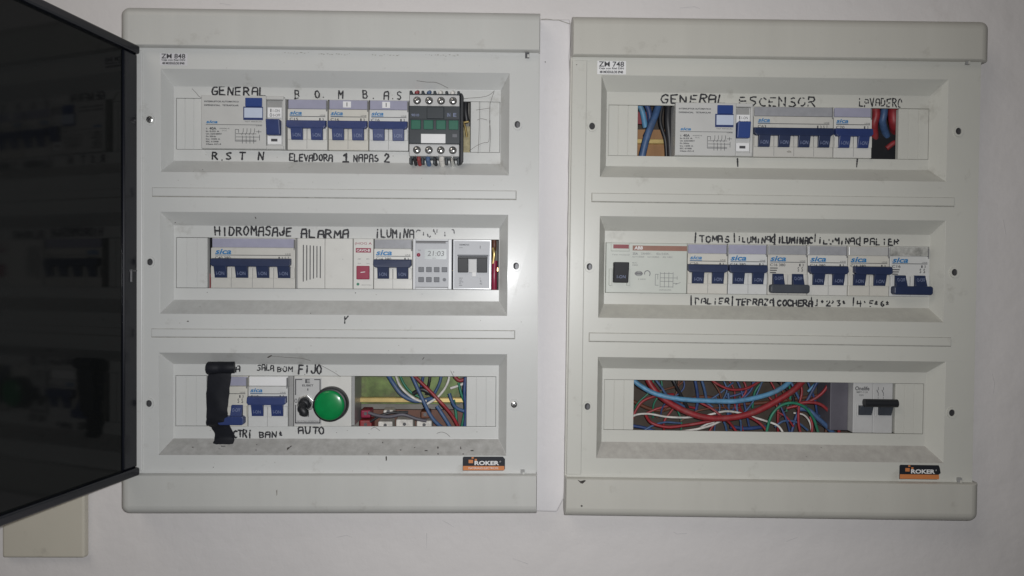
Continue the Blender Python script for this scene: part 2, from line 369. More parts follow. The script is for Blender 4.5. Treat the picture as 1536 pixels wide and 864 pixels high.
# ------------------------------------------------------------------ wall
def build_wall():
    holes = []
    for fr, (x0, y0, x1, y1) in ((L, (212, 60, 796, 722)), (R, (866, 74, 1462, 735))):
        (a0, a1, b0, b1) = fr.rect(x0, y0, x1, y1, 0)
        holes.append([(fr.m @ Vector((a, 0, b))) for a, b in ((a0, b0), (a1, b0), (a1, b1), (a0, b1))])
    bm = bmesh.new()
    X0, X1, Z0, Z1 = -1.6, 1.6, -1.3, 1.4
    def quad(pts):
        bm.faces.new([bm.verts.new((p[0], 0.0, p[1])) for p in pts])
    h1, h2 = [[(p.x, p.z) for p in h] for h in holes]
    xm = (h1[1][0]+h2[0][0])/2
    quad([(X0, Z0), h1[0], h1[3], (X0, Z1)])
    quad([(X0, Z0), (xm, Z0), h1[1], h1[0]]); quad([h1[3], h1[2], (xm, Z1), (X0, Z1)])
    quad([h1[1], (xm, Z0), (xm, Z1), h1[2]]); quad([(xm, Z0), h2[0], h2[3], (xm, Z1)])
    quad([(xm, Z0), (X1, Z0), h2[1], h2[0]]); quad([h2[3], h2[2], (X1, Z1), (xm, Z1)])
    quad([h2[1], (X1, Z0), (X1, Z1), h2[2]])
    bmesh.ops.remove_doubles(bm, verts=bm.verts, dist=1e-6)
    bmesh.ops.recalc_face_normals(bm, faces=bm.faces)
    me = bpy.data.meshes.new('wall'); bm.to_mesh(me); bm.free(); me.materials.append(M_wall)
    o = bpy.data.objects.new('wall', me); C.objects.link(o); o['kind'] = 'structure'
    ORG['wall'] = (0, 0, 0); FRM['wall'] = W
    return o
wall = build_wall()
# plaster filled in between the two boards, its long edges uneven
rnd = random.Random(3)
lp, rp = [], []
for i in range(41):
    t = i/40; y = 29+t*738
    lp.append(W.uv(803-3*t, y, 0.0035)); e = 856-9*t-(12*(1-math.sqrt(max(0, 1-((t-.94)/.06)**2))) if t > .94 else 0)
    rp.append(W.uv(e+rnd.uniform(-1.2, 1.0), y+rnd.uniform(-1, 1), 0.0035))
MB().prism(lp+rp[::-1], 0.0002, 0.0045).build('plaster_fill', M_fill, wall, bevel=0.0018, segs=3)
def blot(fr, parent, pts, w_, m_=M_dirt, name='smudge'):
    return MB().add([(*fr.uv(x, y, w_), w_) for x, y in pts], [tuple(range(len(pts)))]).build(name, m_, parent)
def rough_blot(fr, parent, x, y, rx, ry, w_, m_=M_dirt, seed=0, n=11, name='smudge'):
    q = random.Random(seed+int(x*13+y*7))
    return blot(fr, parent, [(x+rx*q.uniform(.55, 1.1)*math.cos(2*math.pi*i/n), y+ry*q.uniform(.55, 1.1)*math.sin(2*math.pi*i/n)) for i in range(n)], w_, m_, name)
def scratch(fr, parent, pts, w_, pw=0.8, m_=M_dirt, name='smudge'):
    mb = MB(); P = [fr.uv(x, y, w_) for x, y in pts]
    for i, (a, b) in enumerate(zip(P, P[1:])): mb.ribbon(a, b, pw*PX/2, w_+i*5e-6)
    return mb.build(name, m_, parent)
scratch(W, wall, [(812, 29), (820, 28.5), (830, 30), (838, 30), (846, 33), (855, 36)], 0.005, 1.2, M_dust, 'crack')
rough_blot(W, wall, 852, 757, 4, 4, 0.0049, M_dust, name='dark_spot')
rough_blot(W, wall, 818, 93, 1.0, 1.0, 0.0048, M_dirt)
# beige cover plate under the open door
r = W.rect(2, 700, 127, 838, 0.008)
t = thing('cover_plate', 'beige rectangular blank cover on the wall below the open dark door', 'cover plate', W, r[0], r[2], 0)
MB().box(r, 0.0003, 0.008, 0.0006).build('cover', M_beige, t, bevel=0.002, segs=3)

# ------------------------------------------------------------------ boards
def catmull(p, n=8):
    P = [Vector(a) for a in p]; P = [2*P[0]-P[1]] + P + [2*P[-1]-P[-2]]; out = []
    for i in range(1, len(P)-2):
        for k in range(n):
            t = k/n; a, b, c, d = P[i-1:i+3]
            out.append(0.5*((2*b)+(c-a)*t+(2*a-5*b+4*c-d)*t*t+(3*b-a-3*c+d)*t**3))
    out.append(P[-2]); return out
def avg_rect(fr, ox, oy, w_):
    """ox=(left,right), oy=(top-left, top-right, bottom-left, bottom-right)"""
    u0 = fr.uv(ox[0], (oy[0]+oy[2])/2, w_)[0]; u1 = fr.uv(ox[1], (oy[1]+oy[3])/2, w_)[0]
    v1 = (fr.uv(ox[0], oy[0], w_)[1]+fr.uv(ox[1], oy[1], w_)[1])/2; v0 = (fr.uv(ox[0], oy[2], w_)[1]+fr.uv(ox[1], oy[3], w_)[1])/2
    return (u0, u1, v0, v1)
def frame_faces(mb, A, wa, B, wb):
    a = [(A[0], A[2], wa), (A[1], A[2], wa), (A[1], A[3], wa), (A[0], A[3], wa)]
    b = [(B[0], B[2], wb), (B[1], B[2], wb), (B[1], B[3], wb), (B[0], B[3], wb)]
    mb.add(a+b, [(0, 1, 5, 4), (1, 2, 6, 5), (2, 3, 7, 6), (3, 0, 4, 7)])

def board(fr, label, right, rows, caps, plate_px, strips, screws, pm, cm, bm_):
    p = thing('distribution_board', label, 'electrical panel', fr)
    wn = []
    P = avg_rect(fr, plate_px[0], plate_px[1], PLATE)
    mb = MB(); prev = P[3]
    bands = []
    for (o_x, o_y, i_x, i_y, w_x, w_y) in rows:
        O = avg_rect(fr, o_x, o_y, PLATE); I = avg_rect(fr, i_x, i_y, FLOOR); Wd = avg_rect(fr, w_x, w_y, FLOOR)
        bands.append((O, I, Wd)); wn.append(Wd)
    for O, I, Wd in bands:
        mb.add([(P[0], O[3], PLATE), (P[1], O[3], PLATE), (P[1], prev, PLATE), (P[0], prev, PLATE)], [(0, 1, 2, 3)])
        mb.add([(P[0], O[2], PLATE), (O[0], O[2], PLATE), (O[0], O[3], PLATE), (P[0], O[3], PLATE)], [(0, 1, 2, 3)])
        mb.add([(O[1], O[2], PLATE), (P[1], O[2], PLATE), (P[1], O[3], PLATE), (O[1], O[3], PLATE)], [(0, 1, 2, 3)])
        frame_faces(mb, O, PLATE, I, FLOOR); frame_faces(mb, I, FLOOR, Wd, FLOOR); frame_faces(mb, Wd, FLOOR, Wd, FLOOR-0.0022)
        prev = O[2]
    mb.add([(P[0], P[2], PLATE), (P[1], P[2], PLATE), (P[1], prev, PLATE), (P[0], prev, PLATE)], [(0, 1, 2, 3)])
    frame_faces(mb, P, PLATE, P, 0.004)
    o = mb.build('cover_plate', pm, p, weld=True, bevel=0.0011, segs=3)
    o.modifiers['bevel'].angle_limit = math.radians(20)
    for q in o.data.polygons: q.use_smooth = False
    # darker mottled colour on the lower sloping ledges, rows two and three
    for dm in (LEDGE_MOTTLE[pm.name] if pm.name in LEDGE_MOTTLE else ()): o.data.materials.append(dm)
    for q in o.data.polygons:
        vv = [o.data.vertices[i].co for i in q.vertices]
        deep = [c.z for c in vv if abs(c.y+FLOOR) < 1e-4]; shal = [c.z for c in vv if abs(c.y+PLATE) < 1e-4]
        if len(deep) == 2 and len(shal) == 2 and min(deep) > max(shal):
            row = min(range(3), key=lambda k: abs(bands[k][1][2]-min(deep)))
            if row: q.material_index = row
    # enclosure box let into the wall
    T = 0.003; D = -0.052; mb = MB()
    E = inset(P, -0.0012, 0.001)
    mb.box((E[0], E[0]+T, E[2], E[3]), D, PLATE-0.003); mb.box((E[1]-T, E[1], E[2], E[3]), D, PLATE-0.003)
    mb.box((E[0]+T, E[1]-T, E[2], E[2]+T), D, PLATE-0.003); mb.box((E[0]+T, E[1]-T, E[3]-T, E[3]), D, PLATE-0.003)
    mb.build('enclosure', cm, p)
    MB().box((E[0]+T, E[1]-T, E[2]+T, E[3]-T), D, D+0.002).build('back_panel', bm_, p)
    # end caps: rounded long outer edge, rounded corners on the free side only
    for k, (cx, cy) in enumerate(caps):
        r = avg_rect(fr, cx, cy, CAP); q = avg_rect(fr, cx, cy, CAP-0.0075); c = 0.0075
        top = (k == 0)
        u0, u1 = (r[0], q[1]) if right else (q[0], r[1])
        v0, v1 = (r[2], q[3]) if top else (q[2], r[3])
        n = 28
        rings = []
        mb = MB()
        fl_ = [not top and not right, not top and right, top and right, top and not right]     # rounded corner: BL, BR, TR, TL
        def shrink(d, e):
            a0, a1 = (u0+e, u1-d) if right else (u0+d, u1-e)
            b0, b1 = (v0+e, v1-d) if top else (v0+d, v1-e)
            out = []
            for q_, (cu, cv) in enumerate(((a0, b0), (a1, b0), (a1, b1), (a0, b1))):
                rr = max(0.0012, c-d*.75) if fl_[q_] else 0.0004
                ou = cu+rr if q_ in (0, 3) else cu-rr; ov = cv+rr if q_ in (0, 1) else cv-rr
                for i in range(7):
                    t_ = math.pi*(1+.5*q_)+math.pi/2*i/6
                    out.append((ou+rr*math.cos(t_), ov+rr*math.sin(t_)))
            return out
        prof = [(0, 0, 0.001)] + [(0.0085*(1-math.cos(a)), 0.0012*(1-math.cos(a)), CAP-0.0085+0.0085*math.sin(a)) for a in [math.pi/2*i/6 for i in range(7)]]
        for d, e, ww in prof:
            rings.append([(a, b, ww) for a, b in shrink(d, e)])
        vs = [q for rg in rings for q in rg]; fs = []
        for j in range(len(rings)-1): fs += [(j*n+i, j*n+(i+1) % n, (j+1)*n+(i+1) % n, (j+1)*n+i) for i in range(n)]
        fs += [tuple((len(rings)-1)*n+i for i in range(n)), tuple(range(n-1, -1, -1))]
        mb.add(vs, fs); cap_o = mb.build('end_cap', CAPM[pm.name], p, smooth=True)
        for q in cap_o.data.polygons:
            if len(q.vertices) > 8: q.use_smooth = False
    # thin light ledge between plate and caps
    for sg, e in ((-1, P[3]), (1, P[2])):
        MB().extrude_u([(e+sg*0.0046, PLATE-0.0004), (e+sg*0.0024, PLATE+0.0010), (e+sg*0.0016, PLATE+0.0017), (e+sg*0.0009, PLATE+0.0018), (e+sg*0.0009, PLATE-0.002), (e+sg*0.0046, PLATE-0.002)], P[0], P[1]).build('ledge', pm, p, bevel=0.0004, segs=3)
    for (sx, sy) in strips:
        r = avg_rect(fr, sx, sy, PLATE+0.0014)
        MB().box(r, PLATE-0.001, PLATE+0.0014).build('marker_strip', pm, p, bevel=0.0006)
        mb = MB(); g = 0.00045                                   # the joint round the strip
        for q in ((r[0]-g, r[1]+g, r[2]-g*1.6, r[2]), (r[0]-g, r[1]+g, r[3], r[3]+g*.7), (r[0]-g, r[0], r[2], r[3]), (r[1], r[1]+g, r[2], r[3])): line(mb, q, PLATE+0.0001)
        mb.build('strip_joint', M_dust, p)
    for (x, y, kind) in screws:
        u, v = fr.uv(x, y, PLATE)
        col = MB().ring(u, v, 0.0030, 0.0052, PLATE-0.0002, PLATE+0.0011, ru=0.86).build('screw_collar', pm, p, smooth=True)
        if kind == 'steel':
            sc = MB().dome(u, v, 0.0036, PLATE+0.0002, 0.0016).build('screw', M_steel, col, smooth=True, label='bright steel screw head', base=p)
            mb = MB(); a = 0.9
            for d in (0, math.pi/2):
                mb.ribbon((u-0.0022*math.cos(a+d), v-0.0022*math.sin(a+d)), (u+0.0022*math.cos(a+d), v+0.0022*math.sin(a+d)), 0.00045, PLATE+0.0019+d*2e-5)
            # slots sit in the screw's own mesh group
            mb.build('screw_slot', M_dark, col, base=p)
        elif kind == 'hole':
            MB().cyl(u, v, 0.0040, PLATE+0.0001, PLATE+0.0004).build('screw_hole', M_dark, col, base=p)
        else:
            mb = MB(); mb.cyl(u, v, 0.0041, PLATE+0.0001, PLATE+0.0003, ru=0.6); mb.build('screw_hole', M_dark, col, base=p)
            mb = MB(); mb.cyl(u+0.0006, v-0.0004, 0.0026, PLATE+0.0003, PLATE+0.0010, ru=0.55); mb.build('screw', M_screwd, col, smooth=True, base=p)
    return p, wn, P
CAPM = {'grey_white_plastic': M_capL, 'yellowed_plastic': M_capR}

rowsL = [((241, 764), (103.5, 109.5, 257.5, 263), (261, 751), (130.5, 134.5, 241, 246), (264, 750), (146.5, 153, 223.5, 229.5)),
         ((240, 761.5), (317.5, 322.5, 470, 474), (261, 749), (338, 342, 449, 453), (264, 748), (355.5, 360, 432, 434.8)),
         ((238, 760), (529.5, 531, 682, 683.5), (260, 748), (546, 547.8, 657.5, 658.8), (263, 744), (563, 565, 639, 640.5))]
rowsR = [((901, 1421), (114.5, 117.5, 266, 272), (909.5, 1394), (139, 143, 250, 254.5), (912.5, 1393.5), (158, 162, 234, 239)),
         ((898.5, 1417), (325, 330, 475.5, 484.5), (906.5, 1394), (346.5, 352, 456, 462.5), (908, 1393.5), (364, 370, 439, 445.5)),
         ((895.5, 1417), (535, 543, 687, 694.5), (903, 1388.5), (552, 559, 662, 669.5), (906, 1385.5), (568.5, 576, 644, 652))]
boardL, WL, PL = board(L, 'left distribution board with an open dark smoked door and a green pilot lamp', False, rowsL,
    [((184, 811), (12, 20.5, 67.5, 76.5)), ((184, 806), (712, 713.5, 769, 769.5))],
    ((205, 806), (66.5, 76, 713, 714)),
    [((228, 774), (280, 287.5, 292.5, 300)), ((227, 772), (492, 497.5, 504, 509))],
    [(225, 179.5, 'steel'), (776, 187, 'oval'), (225.5, 393, 'oval'), (774, 399, 'oval'), (224, 605, 'oval'), (771, 606.5, 'steel')],
    M_plateL, M_capL, M_box)
boardR, WR, PR = board(R, 'right distribution board without a door, yellowed cover and crossing cables in its lowest opening', True, rowsR,
    [((859, 1480), (26, 33, 82, 90.5)), ((848, 1464), (717, 727, 772, 781))],
    ((854, 1465), (81.5, 90, 718, 728)),
    [((888, 1432), (289, 297, 302, 309)), ((884, 1427), (499, 507, 511.5, 519.5))],
    [(888, 189.5, 'hole'), (1437, 197, 'oval'), (884, 400, 'oval'), (1431, 408.5, 'oval'), (881, 609.5, 'oval'), (1427, 619, 'hole')],
    M_plateR, M_capR, M_boxR)

# side rails (the strip beside each cover) and joints
for fr, p, P, x, pm in ((L, boardL, PL, 215, M_plateL), (R, boardR, PR, 879, M_plateR)):
    u = fr.uv(x, 300 if fr is L else 250, PLATE)[0]
    MB().box((P[0], u-0.0004, P[2]+0.0045, P[3]-0.005), PLATE-0.004, PLATE+0.0012).build('side_rail', pm, p, bevel=0.0008)

# blanking strips inside the window ends
def blank(fr, panel, Wd, x0, x1, lines, pm):
    u0, u1 = fr.uv(x0, 400, FLOOR)[0], fr.uv(x1, 400, FLOOR)[0]
    if x0 < 0: u0 = Wd[0]
    if x1 < 0: u1 = Wd[1]
    v0, v1 = Wd[2]+0.0003, Wd[3]-0.0003
    u0 += 0.0002; u1 -= 0.0002
    n = lines; st = (u1-u0)/n; mb = MB()
    for i in range(n): mb.box((u0+i*st+0.00022, u0+(i+1)*st-0.00022, v0, v1), FLOOR-0.004, FLOOR-0.0004)
    mb.box((u0, u1, v0, v1), FLOOR-0.006, FLOOR-0.0009)
    mb.build('blanking_strip', pm, panel, bevel=0.0002, segs=1)
def win_u(fr, Wd, a): return a
def blank_px(fr, panel, Wd, a, b, y, n, pm):
    u0 = Wd[0] if a is None else fr.uv(a, y, FLOOR)[0]; u1 = Wd[1] if b is None else fr.uv(b, y, FLOOR)[0]
    mb = MB(); u0 += 0.0002; u1 -= 0.0002; v0, v1 = Wd[2]+0.0003, Wd[3]-0.0003; st = (u1-u0)/n
    for i in range(n): mb.box((u0+i*st+0.00020, u0+(i+1)*st-0.00020, v0, v1), FLOOR-0.004, FLOOR-0.0004)
    mb.box((u0, u1, v0, v1), FLOOR-0.006, FLOOR-0.0009)
    mb.build('blanking_strip', pm, panel, bevel=0.0002, segs=1)
blank_px(L, boardL, WL[0], None, 303.5, 185, 3, M_plateL); blank_px(L, boardL, WL[0], 705.5, None, 190, 3, M_plateL)
blank_px(L, boardL, WL[1], None, 311, 395, 3, M_plateL)
blank_px(L, boardL, WL[2], None, 309.5, 600, 3, M_plateL); blank_px(L, boardL, WL[2], 699.5, None, 602, 3, M_plateL)
blank_px(R, boardR, WR[0], None, 957, 196, 3, M_plateR); blank_px(R, boardR, WR[0], 1348, None, 200, 3, M_plateR)
blank_px(R, boardR, WR[2], None, 951, 606, 3, M_plateR); blank_px(R, boardR, WR[2], 1343, None, 614, 3, M_plateR)

# mounting rails behind each row
for fr, p, Ws in ((L, boardL, WL), (R, boardR, WR[:2])):
    for Wd in Ws:
        c = (Wd[2]+Wd[3])/2; mb = MB()
        mb.box((Wd[0]-.005, Wd[1]+.005, c-0.0065, c-0.0015), -0.030, -0.026).box((Wd[0]-.005, Wd[1]+.005, c-0.0062, c-0.0018), -0.026, -0.0235)
        mb.build('mounting_rail', M_brass, p, bevel=0.0005)

# the open door of the left board
def door():
    fr = L; A = math.radians(11.2)
    hu, hv1 = fr.uv(206.5, 70, 0.026); _, hv0 = fr.uv(206.5, 712, 0.026)
    w0 = 0.026; Lg = 0.345
    d = Vector((-math.sin(A), math.cos(A)))          # along the door in (u, w)
    n = Vector((math.cos(A), math.sin(A)))           # face that looks at the board
    lift = 0.012
    def pt(s_, v, q): return (hu + d.x*s_ + n.x*q, v + lift*s_*1.0, w0 + d.y*s_ + n.y*q)
    def slab(mb, s0, s1, va, vb, q0, q1):
        vs = [pt(s0, va, q0), pt(s1, va, q0), pt(s1, vb, q0), pt(s0, vb, q0), pt(s0, va, q1), pt(s1, va, q1), pt(s1, vb, q1), pt(s0, vb, q1)]
        return mb.add(vs, [(3, 2, 1, 0), (4, 5, 6, 7), (0, 1, 5, 4), (1, 2, 6, 5), (2, 3, 7, 6), (3, 0, 4, 7)])
    h = bpy.data.objects.new('door', None); C.objects.link(h); h.parent = boardL; h.empty_display_size = 0.01
    h['label'] = 'open smoked dark door mirroring the board'
    ORG[h.name] = ORG[boardL.name]; FRM[h.name] = L
    slab(MB(), 0.004, Lg, hv0+0.003, hv1-0.003, -0.004, -0.0012).build('pane', M_smoke, h)
    mb = MB(); b = 0.0075
    slab(mb, 0.001, 0.019, hv0+b, hv1-b, -0.006, 0.0008)
    slab(mb, 0.001, Lg, hv1-b, hv1, -0.008, 0.0035)
    slab(mb, 0.001, Lg, hv0, hv0+b, -0.008, 0.0035)
    slab(mb, Lg-0.012, Lg, hv0+b, hv1-b, -0.006, 0.0008)
    mb.build('door_frame', M_frame, h, bevel=0.0018, segs=3)
    for y in (413,):
        _, v = fr.uv(206, y, w0)
        mb = MB(); mb.tube([pt(0.010, v-0.006, 0.0010), pt(0.010, v+0.005, 0.0010)], 0.0012); mb.tube([pt(0.003, v+0.004, 0.0010), pt(0.012, v+0.004, 0.0010)], 0.0008)
        mb.build('hinge', M_screwd, h, smooth=True)
door()

# ------------------------------------------------------------------ stickers, latch slots, handwriting
def sticker_code(fr, p, a, x0, y0, x1, y1):
    r = fr.rect(x0, y0, x1, y1, PLATE+0.0001)
    o = MB().box(r, PLATE-0.0003, PLATE+0.0002).build('sticker', M_label if fr is R else M_paperL, p)
    mb = MB(); z = PLATE+0.00035
    text(mb, a, sub(r, .05, .93, .04, .44), z, 0.018); text(mb, 'Caja con Riel DIN', sub(r, .06, .92, .48, .67), z, 0.03); text(mb, '48 MODULOS IP40', sub(r, .08, .90, .73, .93), z, 0.045)
    mb.build('lettering', M_print, o, base=p)
sticker_code(L, boardL, 'ZM 848', 240, 80, 281, 98)
sticker_code(R, boardR, 'ZM 748', 896, 91.5, 939, 111.5)
def roker(fr, p, x0, y0, x1, y1, worn):
    r = fr.rect(x0, y0, x1, y1, PLATE+0.0001); u0, u1, v0, v1 = r; c = 0.0016
    poly = [(u0, v0), (u1-(0.003 if worn else c), v0), (u1-(0.002 if worn else 0), v0+c), (u1-(0.002 if worn else 0), v0+(v1-v0)*.34), (u1, v0+(v1-v0)*.45), (u1-(0.001 if worn else 0), v1-c*1.3), (u1-c*1.3, v1), (u0+c*.6, v1), (u0, v1-c*.6)]
    o = MB().prism(poly, PLATE-0.0003, PLATE+0.0002).build('badge', M_stick, p)
    z = PLATE+0.00035; mb = MB()
    line(mb, sub(r, .01, .96 if worn else .985, .66, .97), z)
    line(mb, sub(r, .14, .245, .22, .46), z); line(mb, sub(r, .21, .26, .02, .14), z); line(mb, sub(r, .285, .335, .16, .3), z)
    mb.build('emblem', M_orange, o, base=p)
    mb = MB(); text(mb, 'ROKER', sub(r, .28, .86, .30, .60), z, 0.035); text(mb, '®', sub(r, .87, .90, .30, .40), z)
    mb.build('lettering', M_label, o, base=p)
    if not worn:
        mb = MB(); text(mb, 'MATERIALES ELECTRICOS', sub(r, .14, .84, .74, .88), z+0.0001); mb.build('lettering', M_label, o, base=p)
roker(L, boardL, 694, 685, 757.5, 706, False)
roker(R, boardR, 1349, 697.5, 1411, 719, True)
for fr, p, x, y in ((L, boardL, 791, 82.5), (R, boardR, 1452.5, 92.5), (L, boardL, 784, 709), (R, boardR, 1440, 721)):
    r = fr.rect(x-3.2, y-4.0, x+3.0, y+4.0, PLATE+0.0024)
    o = MB().box(r, PLATE, PLATE+0.0026).build('latch_slot', M_grey if y > 500 or fr is R else M_screwd, p)
    MB().box(sub(r, .5, .95, .4, .95), PLATE, PLATE+0.0029).build('latch', CAPM[M_plateL.name if fr is L else M_plateR.name], o, base=p)

H = hand
H(L, boardL, 'GENERAL', 317, 130.5, 399, 143, 1.9, 0.05)
for ch, x, y, wr in (('B', 442, 142, .45), ('O', 473, 141, .04), ('M', 508, 141.5, .1), ('B', 545, 142, .08), ('A', 576, 142.5, .08), ('S', 596, 142.5, .08)):
    H(L, boardL, ch, x, y-6, x+9, y+6, 1.6, wr)
for x, y in ((485, 146), (560, 147.5), (589, 148)): rough_blot(L, boardL, x, y, 1.2, 1.2, FLOOR+.0004)
for ch, x in (('R', 319), ('S', 339), ('T', 360), ('N', 388)): H(L, boardL, ch, x, 228, x+10, 239, 1.9, .0)
H(L, boardL, 'ELEVADORA', 434, 231.5, 499, 241.5, 1.7, .05)
H(L, boardL, '1', 515, 230, 526, 243, 2.2); H(L, boardL, 'NAPAS', 531, 232, 568, 242.5, 1.7, .06); H(L, boardL, '2', 577, 230.5, 587, 243.5, 1.9)
H(L, boardL, 'HIDROMASAJE', 323, 340.5, 438, 353, 1.9, .03); H(L, boardL, 'ALARMA', 452, 345, 523, 357, 2.1, .0)
rough_blot(L, boardL, 425, 348, 3.2, 3.4, FLOOR+.0005, M_ink)
H(L, boardL, 'iLUMiNA', 563, 344.5, 621, 356.5, 1.8, .08); H(L, boardL, 'CiON PA', 624, 345, 682, 355, 1.4, .80, M_faded)
H(L, boardL, 'A', 354, 549, 362, 558.5, 1.6, .15)
H(L, boardL, 'SALA', 386, 547.5, 411, 556, 1.5, .2); H(L, boardL, 'BOM', 416, 550, 439, 557.5, 1.4, .3); H(L, boardL, 'FiJO', 448, 547.5, 483, 560, 2.0, 0)
H(L, boardL, 'CTRi', 350, 645.5, 378, 656, 1.9, .05); H(L, boardL, 'BANo', 389, 647.5, 425, 656, 1.7, .1); H(L, boardL, 'AUTO', 448, 640.5, 487, 650.5, 1.8, 0)
H(L, boardL, 'r', 514, 473, 524, 484, 1.4, 0, wv=PLATE)
H(R, boardR, 'GENERAL', 992, 142.5, 1089, 155, 1.9, .10); H(R, boardR, 'ASCENSOR', 1110, 146, 1223, 159, 1.8, .42)
H(R, boardR, 'LAVADERO', 1289, 148, 1353, 160, 1.5, .42, dy=0)
H(R, boardR, '|', 1104, 241, 1111, 248, 1.9); H(R, boardR, '|', 1283.5, 242, 1290, 249, 1.7, .2)
for tx, x0, x1, y, pw, wr in (('|TOMAS', 1040, 1094, 349, 1.9, .28), ('|iLUMiNAC', 1099, 1163, 350, 1.8, .25), ('|iLUMiNAC', 1160, 1219, 351, 2.2, .06), ('|iLUMiNAC', 1219, 1291, 352, 1.8, .38), ('|PALiER', 1287, 1348, 353, 1.8, .36)):
    H(R, boardR, tx, x0, y+5, x1, y+14, pw, wr+.03)
for tx, x0, x1, y, pw, wr in (('|PALiER', 1034, 1094, 444, 1.8, .35), ('|TERRAZA', 1096, 1161, 445.5, 1.9, .22), ('|COCHERA', 1158, 1219, 447, 2.1, .04), ('|1o2o3o', 1215, 1269, 446.5, 1.6, .32), ('|4o5o6o', 1277, 1336, 447.5, 1.6, .36)):
    H(R, boardR, tx, x0, y+3.5, x1, y+12, pw, wr+.03)

